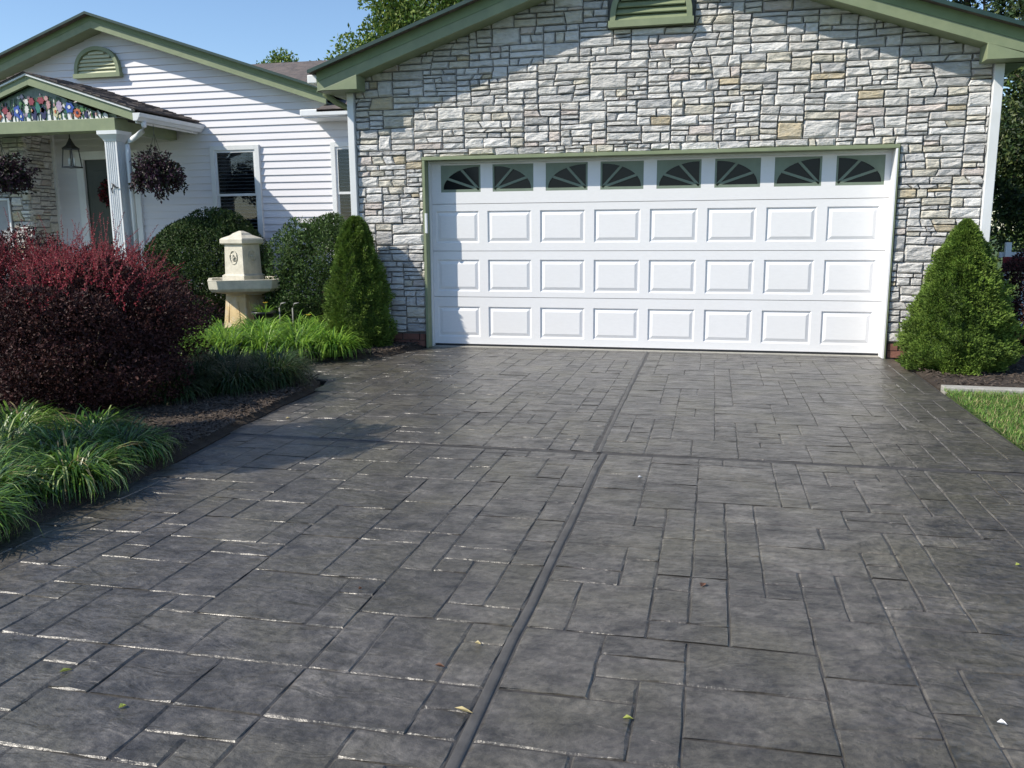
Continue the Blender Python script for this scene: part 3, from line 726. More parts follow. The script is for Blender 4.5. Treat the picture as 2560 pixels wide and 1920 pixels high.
# porch eave: fascia, gutter and downspout
MB().box(XE-.03, XE-.005, PY-.02, HY-.03, 2.80, 2.915).build('eave_fascia', MT['white_trim'], house)
gx = XE; prof = [(gx, 2.825), (gx+.06, 2.825), (gx+.085, 2.86), (gx+.105, 2.875), (gx+.115, 2.925), (gx+.105, 2.925), (gx+.095, 2.88), (gx+.07, 2.865), (gx+.05, 2.833), (gx, 2.833)]
MB().prism(prof, PY-.10, HY-.028).build('gutter', MT['white_trim'], house)
MB().prism([(gx, 2.825), (gx+.06, 2.825), (gx+.085, 2.86), (gx+.115, 2.925), (gx, 2.925)], PY-.104, PY-.0995).build('gutter_end', MT['white_trim'], house)
MB().tube([(gx+.05,PY+.05,2.83),(gx+.05,PY+.05,2.76),(gx+.01,PY+.06,2.70),(gx-.10,PY+.09,2.645),(gx-.24,PY+.12,2.59),(gx-.29,PY+.13,2.54),(gx-.29,PY+.13,2.40),(gx-.27,PY+.13,.3)], [.036]*8, 10).build('downspout', MT['white_trim'], house, smooth=True)
# tympanum of coloured glass flowers over a row of white pickets
ty = B('gable_panel', -7.62, -4.92, PY+.05, PY+.06, 2.886, 2.95, MT['green'], house)
MB().prism([(-7.5,2.886),(-4.98,2.886),(PXc,PZ_-.06)], PY+.02, PY+.03).build('gable_ground', mat('flower_panel_green', (.16,.22,.18), (.07,.11,.09), scale=14, rough=.3), ty)
for k in range(21):
    x = -7.35+k*.112; h = .125+.03*math.sin(k*1.7); top = PZ_-.075-PS*abs(x+.04-PXc)-.03; h = min(h, top-2.887)
    if h > .03: MB().prism([(x,2.887),(x+.085,2.887),(x+.085,2.887+h*.6),(x+.043,2.887+h),(x,2.887+h*.6)], PY+.010, PY+.019).build('picket', mat('picket_white', (.78,.79,.80)) if k == 0 else bpy.data.materials['picket_white'], ty)
FC = {'blue': (.04,.09,.38), 'red': (.28,.05,.07), 'orange': (.52,.14,.06), 'pink': (.55,.30,.30), 'white': (.75,.74,.70), 'lilac': (.42,.34,.46), 'cream': (.62,.60,.38), 'navy': (.03,.03,.10), 'teal': (.04,.20,.16), 'yellow': (.7,.5,.05), 'leafg': (.10,.24,.08)}
FM = {k: mat('flower_'+k, v, tuple(x*.75 for x in v), scale=30, rough=.3) for k, v in FC.items()}
def disc(x, z, rx_, rz_, m, parent, y=PY+.008, lobes=6, th=.012):
    V = []; n = 18
    for k in range(n):
        t = 2*math.pi*k/n; q = .92+.18*math.cos(lobes*t); V.append((x+rx_*q*math.cos(t), z+rz_*q*math.sin(t)))
    return MB().prism(V, y-th, y).build('flower', m, parent)
def p2x(px, pz): return (-6.17+(px-430)/5.53*.00505*1.0, 3.27-(pz-300)/5.53*.00475)
for px, pz, rx_, rz_, m in [(100,590,.065,.085,'blue'),(280,440,.035,.04,'white'),(370,440,.05,.055,'red'),(275,560,.035,.06,'white'),(400,690,.045,.10,'navy'),(540,430,.06,.05,'red'),(640,400,.035,.035,'pink'),
        (670,500,.035,.06,'pink'),(560,580,.04,.04,'pink'),(570,690,.05,.10,'navy'),(480,540,.04,.08,'teal'),(380,590,.03,.04,'cream'),(860,540,.05,.085,'lilac'),(790,620,.045,.075,'cream'),(1040,560,.075,.075,'blue'),(1170,650,.06,.065,'orange'),
        (1325,690,.028,.05,'navy'),(165,680,.04,.06,'blue'),(-120,560,.05,.06,'red'),(-60,650,.045,.06,'pink'),(-250,650,.05,.05,'orange')]:
    x, z = p2x(px, pz); z = min(z, PZ_-.09-PS*abs(x-PXc)-rz_); z = max(z, 2.89+rz_)
    fl = disc(x, z, rx_, rz_, FM[m], ty, lobes=random.choice([5, 6, 8]))
    if m in ('orange', 'blue', 'cream'): disc(x, z+.005, rx_*.35, rz_*.35, FM['navy' if m == 'orange' else 'white' if m == 'blue' else 'orange'], ty, y=PY-.005, th=.006)
for k in range(110):
    x = PXc+random.uniform(-1.15, 1.15); zt = PZ_-.12-PS*abs(x-PXc); z = random.uniform(2.93, max(2.94, zt-.02)); r_ = random.uniform(.012, .032)
    if zt < 2.98: continue
    disc(x, z, r_*random.choice([1, .5]), r_*random.uniform(1, 1.6), FM[random.choice(['teal', 'teal', 'white', 'white', 'pink', 'cream', 'navy', 'lilac', 'leafg', 'leafg', 'leafg', 'pink'])], ty, y=PY+.009, lobes=random.choice([4, 5, 2]), th=.006)
mb = MB()
for k in range(26):
    x = -7.2+k*.085; zt = min(PZ_-.11-PS*abs(x-PXc), 3.2)
    if zt > 2.95: mb.tube([(x, PY+.006, 2.89), (x+random.uniform(-.03, .03), PY+.004, (2.89+zt)/2), (x+random.uniform(-.05, .05), PY+.006, zt)], .006, 5)
tag(mb.build('flower_stems', mat('stem_green', (.05,.14,.06)), ty), kind='stuff')
# scroll ornament on the column
orn = MB()
orn.tube([(-5.05+.03*math.cos(t/5)*(1-t/40), PY+.012-.002, 1.99-.004*t+.02*math.sin(t/2.0)) for t in range(0, 26)], .006, 6)
orn.tube([(-5.06,PY+.01,2.02),(-5.03,PY+.005,1.985),(-4.99,PY+.008,1.955),(-4.95,PY+.012,1.95)], [.004,.012,.010,.004], 6)
tag(orn.build('ornament', MT['black'], None, smooth=True), 'small dark lizard shaped ornament fixed half way up the white porch column', 'ornament')
# lantern
LX, LY, LZ = -6.03, 1.6, 2.29
lan = empty('lantern', (LX, LY, LZ), 'black hanging porch lantern with two pale candle bulbs by the front door', 'lantern')
mb = MB(); s = .09
for sx in (-1, 1):
    for sy in (-1, 1): mb.tube([(LX+sx*s, LY+sy*s, LZ), (LX+sx*s*.8, LY+sy*s*.8, LZ+.24)], .008, 6)
mb.box(LX-s-.01, LX+s+.01, LY-s-.01, LY+s+.01, LZ-.02, LZ).build('frame', MT['black'], lan)
MB().frust(LX, LY, [(LZ+.24,.08,.001),(LZ+.26,.085,.001),(LZ+.30,.045,.001),(LZ+.36,.022,.001),(LZ+.40,.010,.001)]).build('roof_cap', MT['black'], lan)
MB().tube([(LX, LY, LZ+.40), (LX, LY, 2.887)], .008, 6).build('chain', MT['black'], lan)
for dx in (-.04, .04): MB().tube([(LX+dx, LY, LZ), (LX+dx, LY, LZ+.06), (LX+dx, LY, LZ+.11), (LX+dx, LY, LZ+.13)], [.014,.014,.016,.003], 8).build('candle', mat('candle', (.8,.8,.74), rough=.4), lan, smooth=True)

# ------------------------------------------------------------------ foliage tools
def unit(a): return a/np.maximum(1e-9, np.linalg.norm(a, axis=1))[:, None]
def rdir(n): return unit(rng.normal(size=(n, 3)))
def leaves(name, C, N, D, L, Wd, mats, parent, mi=None, fold=.25):
    n = len(C); Sd = unit(np.cross(N, D)); D = unit(D); L = L[:, None]; Wd = Wd[:, None]
    up = unit(np.cross(D, Sd))*Wd*fold
    V = np.stack([C, C+D*L*.45+Sd*Wd*.5+up, C+D*L, C+D*L*.45-Sd*Wd*.5+up], 1).reshape(-1, 3)
    b = np.arange(n)[:, None]*4
    F = np.concatenate([b+np.array([0,1,2]), b+np.array([0,2,3])], 0)
    if mi is None: mi = rng.integers(0, len(mats), n)
    return fastmesh(name, V, F, mats, np.concatenate([mi, mi]), parent)
def lump_field(seed, k=9, f0=2.0):
    g = np.random.default_rng(seed); K = g.normal(size=(k, 3))*f0*np.linspace(1, 3.2, k)[:, None]; ph = g.uniform(0, 6.28, k); A = g.uniform(.5, 1, k)/np.linspace(1, 3, k)
    A = A/A.sum()
    return lambda d: (A*np.sin(d@K.T+ph)).sum(1)
def crown_pts(n, c, rad, seed, amp=.28, depth=.35, f0=2.0, zmin=None, power=1.0):
    fld = lump_field(seed, f0=f0); d = rdir(n); rr_ = 1+amp*fld(d)*1.6
    t = 1-depth*rng.random(n)**1.7
    # clumping: leaves keep to lumps of a finer field
    P = d*(rr_*t)[:, None]; fine = lump_field(seed+99, f0=f0*3.2)
    keep = (fine(P) + rng.normal(size=n)*.22) > -.12
    P = P[keep]; d = d[keep]
    X = np.array(c)+P*np.array(rad); Nn = unit(d/np.array(rad))
    if zmin is not None: k = X[:, 2] > zmin; X = X[k]; Nn = Nn[k]
    return X, Nn
def bush(name, c, rad, n, size, mats, label, cat, seed, group=None, base=None, amp=.22, aspect=.55, depth=.35, up=.3, f0=2.0, stems=True, gloss=None):
    o = empty(name, base or (c[0], c[1], .04), label, cat, group)
    X, Nn = crown_pts(n, c, rad, seed, amp, depth, zmin=.05, f0=f0)
    m = len(X); D = unit(Nn*.55+rdir(m)*.9+np.array([0,0,up])); NN = unit(Nn+rdir(m)*.7)
    leaves('foliage', X, NN, D, size*rng.uniform(.6, 1.35, m), size*aspect*rng.uniform(.7, 1.2, m), mats, o)
    if stems:
        mb = MB(); b = ORG[o]
        for k in range(9):
            a = random.uniform(0, 6.28); e = random.uniform(.3, .7); p = (c[0]+rad[0]*e*math.cos(a), c[1]+rad[1]*e*math.sin(a), c[2]+rad[2]*random.uniform(0, .6))
            mb.tube([(b[0]+.05*math.cos(a), b[1]+.05*math.sin(a), .0), ((b[0]+p[0])/2, (b[1]+p[1])/2, p[2]*.45), p], [.018,.012,.004], 5)
        mb.build('stem', MT['bark'], o, smooth=True)
    return o
LM = {
 'box': [leafmat('box_leaf_dark', (.022,.046,.014), .15, .5, .25), leafmat('box_leaf_mid', (.040,.078,.020), .2, .5, .25), leafmat('box_leaf_pale', (.075,.115,.035), .25, .5, .25)],
 'box2': [leafmat('holly_leaf_dark', (.026,.055,.016), .15, .5, .25), leafmat('holly_leaf_mid', (.05,.10,.024), .2, .5, .25), leafmat('holly_leaf_pale', (.09,.15,.04), .25, .5, .25)],
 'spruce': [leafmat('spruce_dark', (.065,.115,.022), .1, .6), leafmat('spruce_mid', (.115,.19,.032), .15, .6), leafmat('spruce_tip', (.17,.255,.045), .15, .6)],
 'berb': [leafmat('barberry_dark', (.026,.011,.011), .12, .55, .2), leafmat('barberry_plum', (.052,.020,.021), .18, .55, .2), leafmat('barberry_bronze', (.085,.038,.034), .2, .55, .2)],
 'red': [leafmat('barberry_red', (.34,.035,.055), .3, .5), leafmat('barberry_crimson', (.22,.02,.035), .3, .5), leafmat('barberry_rose', (.46,.11,.12), .35, .5)],
 'lir': [leafmat('liriope_green', (.07,.155,.022), .3, .35, .5), leafmat('liriope_lime', (.17,.29,.045), .35, .35, .5), leafmat('liriope_stripe', (.42,.50,.20), .3, .35, .5), leafmat('liriope_dark', (.03,.07,.015), .25, .35, .5), leafmat('liriope_straw', (.30,.24,.12), .2, .6)],
 'lily': [leafmat('daylily_green', (.13,.27,.03), .35, .4, .45), leafmat('daylily_lime', (.27,.44,.06), .4, .4, .45), leafmat('daylily_dark', (.06,.14,.02), .3, .4, .45)],
 'mondo': [leafmat('mondo_dark', (.022,.045,.014), .25, .4), leafmat('mondo_mid', (.045,.085,.025), .3, .4), leafmat('mondo_straw', (.12,.12,.06), .3, .5)],
 'petunia': [leafmat('basket_plum', (.022,.010,.018), .15, .5), leafmat('basket_purple', (.05,.02,.04), .2, .5), leafmat('basket_green', (.025,.035,.016), .2, .5)],
 'tree': [leafmat('tree_leaf_dark', (.065,.12,.025), .25, .5), leafmat('tree_leaf_mid', (.15,.25,.045), .3, .5), leafmat('tree_leaf_olive', (.22,.28,.07), .3, .5)],
 'fir': [leafmat('fir_dark', (.018,.036,.014), .12, .5), leafmat('fir_mid', (.04,.075,.022), .15, .5), leafmat('fir_olive', (.09,.12,.035), .2, .5)],
 'grass': [leafmat('lawn_blade_a', (.11,.24,.035), .3, .5), leafmat('lawn_blade_b', (.17,.32,.055), .3, .5), leafmat('lawn_blade_c', (.24,.32,.09), .3, .5), leafmat('lawn_blade_straw', (.34,.29,.14), .2, .6), leafmat('lawn_blade_d', (.08,.18,.03), .3, .5)],
}
def blades(name, C, az, el, L, Wd, droop, mats, parent=None, seg=5, probs=None, kind=None):
    n = len(C); rows = []; p = C.copy(); e = el.copy(); h = np.stack([np.cos(az), np.sin(az)], 1); side = np.stack([-np.sin(az), np.cos(az), np.zeros(n)], 1)
    for k in range(seg+1):
        t = k/seg; w = (Wd*np.interp(t, [0, .25, .7, 1], [.8, 1, .75, .05]))[:, None]
        rows += [p-side*w*.5, p+side*w*.5]
        st = (L/seg)[:, None]; dirv = np.concatenate([h*np.cos(e)[:, None], np.sin(e)[:, None]], 1); p = p+dirv*st
        e = e-droop/seg*(1+1.2*t)
    V = np.stack(rows, 1).reshape(-1, 3); V[:, 2] = np.maximum(V[:, 2], .012); K = 2*(seg+1); b = np.arange(n)[:, None]*K; F = []
    for k in range(seg): F.append(b+np.array([2*k, 2*k+1, 2*k+3, 2*k+2]))
    mi = rng.choice(len(mats), n, p=probs) if probs else rng.integers(0, len(mats), n)
    o = fastmesh(name, V, np.concatenate(F), mats, np.concatenate([mi]*seg), parent)
    if kind: tag(o, kind=kind)
    return o
def clump(name, x, y, n, L, mats, label, cat, group, w=.010, spread=.09, droop=1.7, probs=None, z=.05, elmin=.9):
    o = empty(name, (x, y, z), label, cat, group)
    a = rng.uniform(0, 6.283, n); rr_ = spread*np.sqrt(rng.random(n)); C = np.stack([x+rr_*np.cos(a), y+rr_*np.sin(a), np.full(n, z-.01)], 1)
    blades('leaves', C, a+rng.normal(size=n)*.5, rng.uniform(elmin, 1.5, n), L*rng.uniform(.6, 1.15, n), w*rng.uniform(.7, 1.2, n), droop*rng.uniform(.5, 1.35, n), mats, o, probs=probs)
    return o

# ------------------------------------------------------------------ shrubs
bush('boxwood_shrub', (-3.95, 1.75, .80), (.98, .62, .82), 90000, .040, LM['box'], 'broad dark green rounded shrub under the front window, behind the birdbath', 'shrub', 3, amp=.16)
bush('boxwood_shrub', (-2.06, 1.30, .78), (.72, .62, .80), 80000, .040, LM['box2'], 'round dark green shrub between the birdbath and the cone shaped spruce', 'shrub', 5, amp=.16)

def spruce(c, r0, h, n, label, seed, lean=0.0, pw=.6):
    o = empty('dwarf_spruce', (c[0], c[1], .03), label, 'conifer', 'cone shaped dwarf spruces on either side of the garage door')
    fld = lump_field(seed, k=12, f0=3.2); t = rng.random(n)**1.25; a = rng.uniform(0, 6.283, n)
    prof = np.where(t < .12, .80+.2*t/.12, (1-(t-.12)/.88)**pw); prof = np.maximum(prof, .02)
    q = np.stack([np.cos(a)*1.2, np.sin(a)*1.2, t*4.2], 1); lump = fld(q)
    fine = lump_field(seed+7, k=12, f0=9.0)(q)
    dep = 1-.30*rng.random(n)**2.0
    rad = r0*prof*(1+.42*lump+.30*fine)*dep
    X = np.stack([c[0]+rad*np.cos(a)+lean*t, c[1]+rad*np.sin(a), .02+h*t+.02*fine], 1)
    out = unit(np.stack([np.cos(a), np.sin(a), np.full(n, .65)], 1)); D = unit(out+rdir(n)*.55)
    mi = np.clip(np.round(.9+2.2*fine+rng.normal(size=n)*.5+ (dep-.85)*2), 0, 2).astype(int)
    # each shoot is three crossed slim blades
    for_ = []
    C3 = np.repeat(X, 2, 0); D3 = unit(np.repeat(D, 2, 0)+rdir(2*n)*.35); N3 = rdir(2*n)
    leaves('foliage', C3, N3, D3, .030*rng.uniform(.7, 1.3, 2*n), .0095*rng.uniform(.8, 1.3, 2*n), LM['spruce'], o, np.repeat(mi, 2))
    MB().tube([(c[0], c[1], .0), (c[0]+lean*.5, c[1], h*.5), (c[0]+lean*.95, c[1], h*.95)], [.04,.025,.006], 7).build('trunk', MT['bark'], o, smooth=True)
    core = MB(); N = 14  # solid cone added inside to block light between the needles
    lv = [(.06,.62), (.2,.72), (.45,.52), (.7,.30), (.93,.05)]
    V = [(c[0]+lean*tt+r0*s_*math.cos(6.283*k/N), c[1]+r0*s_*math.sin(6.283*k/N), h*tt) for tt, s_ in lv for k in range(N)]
    core.add(V, [(i*N+k, i*N+(k+1) % N, (i+1)*N+(k+1) % N, (i+1)*N+k) for i in range(len(lv)-1) for k in range(N)]).build('light_block_core', LM['spruce'][0], o, smooth=True)
    return o
spruce((-.74, -.46), .37, 1.46, 36000, 'narrow bright green cone spruce left of the garage door beside the stone pier', 21, pw=.50)
spruce((5.40, -.86), .49, 1.36, 52000, 'wide green cone spruce right of the garage door on the mulch bed', 22, pw=.68)

# barberry hedge
def barberry(c, rad, n, label, seed, nsp, red=1.0):
    o = bush('barberry_shrub', c, rad, n, .030, LM['berb'], label, 'shrub', seed, 'dark burgundy barberry shrubs in the island bed', amp=.44, depth=.38, aspect=.6, f0=2.6)
    fld = lump_field(seed)
    Cs, Ns, Ds, Ls, Ws = [], [], [], [], []; tw = MB(); o0 = ORG[o]
    for k in range(nsp):
        d = Vector((random.gauss(0, .55), random.gauss(0, .55), abs(random.gauss(1.0, .25)))).normalized()
        p = Vector((c[0]+d.x*rad[0]*.88, c[1]+d.y*rad[1]*.88, c[2]+d.z*rad[2]*.88)); L = random.uniform(.10, .36)*(1.6 if random.random() < .16 else 1)
        dr = (d*.55+Vector((random.gauss(0, .5)+.15, random.gauss(0, .38), random.uniform(.5, 1.0)))).normalized(); pts = [p.copy()]; n_ = 7
        for i in range(n_):
            dr = (dr+Vector((0, 0, -.05))).normalized(); p = p+dr*L/n_; pts.append(p.copy())
        tw.tube([pts[0], pts[3], pts[-1]], [.0022,.0018,.001], 3)
        m_ = int(L/.0085)
        for i in range(m_):
            t = i/m_*n_; a = int(t); q = pts[a].lerp(pts[a+1], t-a); s_ = (1-.55*i/m_)
            dd = Vector((random.gauss(0,1), random.gauss(0,1), random.gauss(.3,1))).normalized()
            Cs.append(q); Ds.append(dd); Ns.append((random.gauss(0,1), random.gauss(0,1), random.gauss(0,1))); Ls.append(.022*s_*random.uniform(.7,1.3)); Ws.append(.014*s_)
    leaves('red_shoots', np.array(Cs), unit(np.array(Ns)), np.array(Ds), np.array(Ls), np.array(Ws), LM['red'], o)
    tag(tw.build('shoot_twigs', mat('red_twig', (.14,.03,.03)) if 'red_twig' not in bpy.data.materials else bpy.data.materials['red_twig'], o), kind='stuff')
    return o
barberry((-1.95,-3.25,.54), (.80,.72,.56), 60000, 'burgundy barberry with bright red shoots at the driveway end of the hedge', 31, 420)
barberry((-2.95,-3.10,.56), (.85,.80,.58), 55000, 'tall burgundy barberry in the middle of the hedge in front of the porch', 32, 420)
barberry((-1.44,-4.05,.52), (.70,.62,.55), 70000, 'low dark barberry at the front of the hedge, behind the variegated lilyturf', 33, 130)

# ------------------------------------------------------------------ grasses
G = 'variegated lilyturf clumps edging the driveway'
for (x, y, L, lab) in [(-.20,-6.25,.44,'nearest lilyturf clump spilling onto the driveway at the left picture edge'), (-.02,-5.85,.42,'lilyturf clump with arching striped leaves just behind the nearest one'),
        (-.55,-5.95,.44,'sunlit lilyturf clump cut by the left picture edge'), (-.35,-5.50,.42,'bright yellow green lilyturf clump in the middle of the sunlit group'), (-.10,-5.35,.38,'lilyturf clump at the driveway side of the sunlit group'),
        (-.85,-5.45,.42,'lilyturf clump touching the dark barberry hedge'), (-.55,-5.05,.40,'rearmost sunlit lilyturf clump before the bare mulch'), (-1.15,-5.0,.40,'lilyturf clump directly below the left barberry shrub'), (.0,-6.6,.42,'lilyturf clump low at the edge of the paving, mostly in shade'), (-1.1,-5.9,.42,'lilyturf clump outside the left edge of the sunlit group')]:
    clump('lilyturf_clump', x-.05, y, 900, L*.83, LM['lir'], lab, 'ornamental grass', G, w=.0105, spread=.15, droop=2.5, probs=[.38,.22,.09,.26,.05], z=.05)
G2 = 'dark mondo grass clumps in the shade of the barberry hedge'
for (x, y, L, lab) in [(-.46,-3.00,.40,'dark grass clump at the rounded tip of the island bed'), (-.62,-3.32,.36,'second dark grass clump, just above the bare mulch'), (-.92,-3.72,.34,'low dark grass clump nearest the lilyturf, in front of the barberry'), (-1.0,-3.30,.42,'third dark grass clump from the tip, against the barberry'), (-.62,-2.68,.40,'dark grass clump beside the walkway at the bed tip'), (-1.05,-2.72,.42,'dark grass clump beside the walkway close to the barberry')]:
    clump('mondo_grass_clump', x, y, 950, L, LM['mondo'], lab, 'ornamental grass', G2, w=.008, spread=.15, droop=1.9, probs=[.5,.38,.12])
G3 = 'bright green daylily clumps along the walkway'
for (x, y, L, lab) in [(-.72,-1.22,.36,'daylily clump at the foot of the narrow spruce'), (-1.05,-1.42,.40,'daylily clump second from the narrow spruce'), (-1.42,-1.45,.42,'large light green daylily clump in the middle of the row'), (-1.80,-1.42,.40,'daylily clump below the pedestal of the birdbath'),
        (-2.15,-1.38,.36,'daylily clump near the barberry in half shade'), (-2.5,-1.30,.34,'leftmost daylily clump in the row'), (-1.25,-.95,.40,'daylily clump behind the middle of the row'), (-1.75,-.85,.42,'tall daylily clump beside the black pot'), (-2.3,-.75,.38,'daylily clump in front of the birdbath base'), (-2.75,-.5,.34,'daylily clump at the left foot of the birdbath'), (-1.35,-.35,.42,'daylily clump between the black pot and the spruce'), (-.95,-1.0,.34,'small daylily clump hard against the spruce'), (-1.65,-.25,.42,'daylily clump behind the black pot under the round shrub'), (-2.05,-.30,.40,'daylily clump in front of the black pot'), (-3.1,-.35,.36,'daylily clump left of the birdbath, partly behind the barberry')]:
    clump('daylily_clump', x, y, 400, L*1.16, LM['lily'], lab, 'daylily', G3, w=.016, spread=.14, droop=2.0, probs=[.42,.38,.2])

# lawn
def lawn(name, poly, n, L=.05):
    xs = [p[0] for p in poly]; ys = [p[1] for p in poly]
    X = np.stack([rng.uniform(min(xs), max(xs), n), rng.uniform(min(ys), max(ys), n)], 1)
    k = np.array([inside(a, b, poly) for a, b in X]); X = X[k]; n = len(X)
    C = np.concatenate([X, np.full((n, 1), -.02)], 1)
    blades(name, C, rng.uniform(0, 6.28, n), rng.uniform(.9, 1.5, n), L*rng.uniform(.6, 1.3, n), .006*rng.uniform(.7, 1.3, n), rng.uniform(.3, 1.2, n), LM['grass'], None, seg=2, kind='stuff')
sheet('lawn', [(5.05,-12),(14,-12),(14,-2.05),(5.06,-1.98)], -.008, MT['lawn'], .05)
lawn('grass', [(5.005,-5.2),(7.2,-5.2),(7.2,-2.08),(5.03,-2.03)], 70000, .06)
tag(MB().slab([(5.045,-1.99),(9.5,-2.16),(9.5,-2.04),(5.045,-1.86)], -.03, .035).build('kerb', MT['concrete'], bevel=.008), 'low pale concrete edging strip between the mulch bed and the lawn', 'edging')

# ------------------------------------------------------------------ birdbath
bx, by = -2.98, .95
bb = empty('birdbath', (bx, by, .03), 'cream cast stone birdbath fountain with square top box and rust stained pedestal', 'birdbath')
rt = R(-14)*-1; rt = R(-14)
rA = -R(14)                     # faces look 14 degrees left of straight out
MB().frust(bx, by, [(.0,.235,.01),(.06,.235,.01),(.065,.215,.01),(.14,.205,.01),(.52,.175,.01)], rot=rA).build('pedestal', MT['cast_rust'], bb, bevel=.006)
MB().frust(bx, by, [(.50,.20,.02),(.53,.25,.03),(.56,.41,.10),(.60,.445,.11),(.70,.455,.11),(.715,.46,.11),(.715,.405,.09),(.64,.39,.09),(.635,.1,.02)], rot=R(31)).build('basin', MT['cast'], bb, bevel=.006)
MB().frust(bx, by, [(.63,.195,.004),(.76,.195,.004),(.78,.168,.004),(1.17,.158,.004)], rot=rA).build('box', MT['cast'], bb, bevel=.005)
MB().frust(bx, by, [(1.171,.185,.004),(1.185,.20,.004),(1.235,.20,.004),(1.25,.185,.004),(1.29,.10,.004),(1.315,.075,.004),(1.345,.02,.002)], rot=rA).build('cap', MT['cast'], bb, bevel=.004)
# relief medallions and carved panel lines
def face_pt(u_, z, off, half, ang):       # point on a face whose normal looks ang (from -y, + = right)
    nx, ny = math.sin(ang), -math.cos(ang); tx, tyy = math.cos(ang), math.sin(ang)
    return (bx+nx*(half+off)+tx*u_, by+ny*(half+off)+tyy*u_, z)
for ang in (R(-14), R(76)):
    mb = MB()
    mb.tube([face_pt(.062*math.cos(t*.42), 1.0+.088*math.sin(t*.42), .006, .163, ang) for t in range(16)], .007, 6)
    for k in range(7):
        mb.tube([face_pt(random.uniform(-.03,.03), .96+random.uniform(-.02,.09), .004, .163, ang), face_pt(random.uniform(-.03,.03), .95+random.uniform(0,.08), .012, .163, ang)], [.012,.008], 6)
    mb.build('medallion', MT['cast'], bb, smooth=True)
    mb = MB()
    for pts in ([(-.115,.14),(-.11,.42)], [(-.08,.16),(-.05,.115),(.03,.115),(.06,.15),(.09,.17)], [(.09,.17),(.07,.30),(.04,.42)]):
        mb.tube([face_pt(a, z, .003, .215-.075*(z/.5)*.6, ang) for a, z in pts], .009, 6)
    mb.build('carved_line', MT['cast_rust'], bb, smooth=True)

# pot with plant
px_, py_ = -2.42, .42
pt = empty('plant_pot', (px_, py_, .04), 'glossy black plant pot with a few stems right of the birdbath pedestal', 'plant pot')
def lathe(prof, cx, cy, n=20):
    mb = MB(); V = [(cx+r_*math.cos(6.2832*k/n), cy+r_*math.sin(6.2832*k/n), z) for r_, z in prof for k in range(n)]
    F = [(i*n+k, i*n+(k+1) % n, (i+1)*n+(k+1) % n, (i+1)*n+k) for i in range(len(prof)-1) for k in range(n)]
    return mb.add(V, F)
lathe([(.01,.045),(.10,.045),(.14,.30),(.155,.30),(.155,.33),(.14,.33),(.13,.29),(.01,.28)], px_, py_).build('pot', MT['black_plastic'], pt, smooth=True)
n = 60; a = rng.uniform(0, 6.28, n); blades('leaves', np.stack([px_+.05*np.cos(a), py_+.05*np.sin(a), np.full(n, .29)], 1), a, rng.uniform(.6, 1.4, n), rng.uniform(.12, .26, n), np.full(n, .014), rng.uniform(.6, 1.8, n), LM['lily'], pt)
mb = MB()
for x in (-2.16, -1.98):
    mb.tube([(x, .35, .05), (x, .35, .38), (x+.03, .35, .44), (x+.09, .35, .45)], .009, 6)
tag(mb.build('plant_support', mat('grey_metal', (.25,.25,.24), rough=.5), smooth=True), 'pair of thin grey hooked plant stakes behind the black pot', 'plant stakes')
for (x, y, z, lab) in [(-1.22,-.75,.40,'single yellow daylily bloom beside the narrow spruce'), (-2.30,.25,.44,'small greenish yellow bloom above the black pot')]:
    o = empty('daylily_flower', (x, y, .05), lab, 'flower', None)
    MB().tube([(x, y, .05), (x, y, z)], .004, 5).build('stalk', LM['lily'][0], o)
    n = 7; a = np.arange(n)*6.283/n; C = np.repeat([[x, y, z]], n, 0); D = np.stack([np.cos(a), np.sin(a), np.full(n, .6)], 1)
    leaves('petals', C, np.tile([0,0,1.], (n,1)), D, np.full(n, .045), np.full(n, .022), [FM['yellow']], o)

# hanging baskets
for (x, y, z, rad, lab, zt) in [(-4.44, 1.32, 2.14, (.34,.30,.25), 'full hanging basket of dark purple foliage right of the porch column', 2.80), (-6.86, 1.2, 2.16, (.36,.30,.25), 'hanging basket of dark purple foliage at the left picture edge', 2.722)]:
    o = empty('hanging_basket', (x, y, z), lab, 'hanging basket', 'hanging baskets under the porch eave')
    lathe([(.01,z-.16),(.12,z-.16),(.17,z-.02),(.175,z)], x, y, 16).build('basket', MT['black_plastic'], o, smooth=True)
    X, Nn = crown_pts(5200, (x, y, z+.03), rad, int(x*-10), .55, .7, f0=3.4)
    tr = []
    for k in range(46):                                            # trailing stems
        a = random.uniform(0, 6.283); r_ = rad[0]*random.uniform(.55, 1.12); L_ = random.uniform(.10, .30)
        for q in range(34): t = q/34; tr.append((x+r_*(.8+.25*t)*math.cos(a)+random.gauss(0,.012), y+r_*(.8+.25*t)*math.sin(a)+random.gauss(0,.012), z+.02-L_*t**1.3+random.gauss(0,.012)))
    tr = np.array(tr); X = np.concatenate([X, tr]); Nn = np.concatenate([Nn, rdir(len(tr))]); m = len(X)
    leaves('foliage', X, unit(Nn+rdir(m)*.6), unit(Nn+rdir(m)+np.array([0,0,-.4])), .045*rng.uniform(.6,1.4,m), .030*rng.uniform(.7,1.2,m), LM['petunia'], o)
    mb = MB()
    for k in range(3): mb.tube([(x+.17*math.cos(k*2.094), y+.17*math.sin(k*2.094), z), (x, y, zt-.12)], .003, 4)
    mb.tube([(x, y, zt-.12), (x, y, zt)], .004, 4); mb.build('hanger', MT['black'], o)

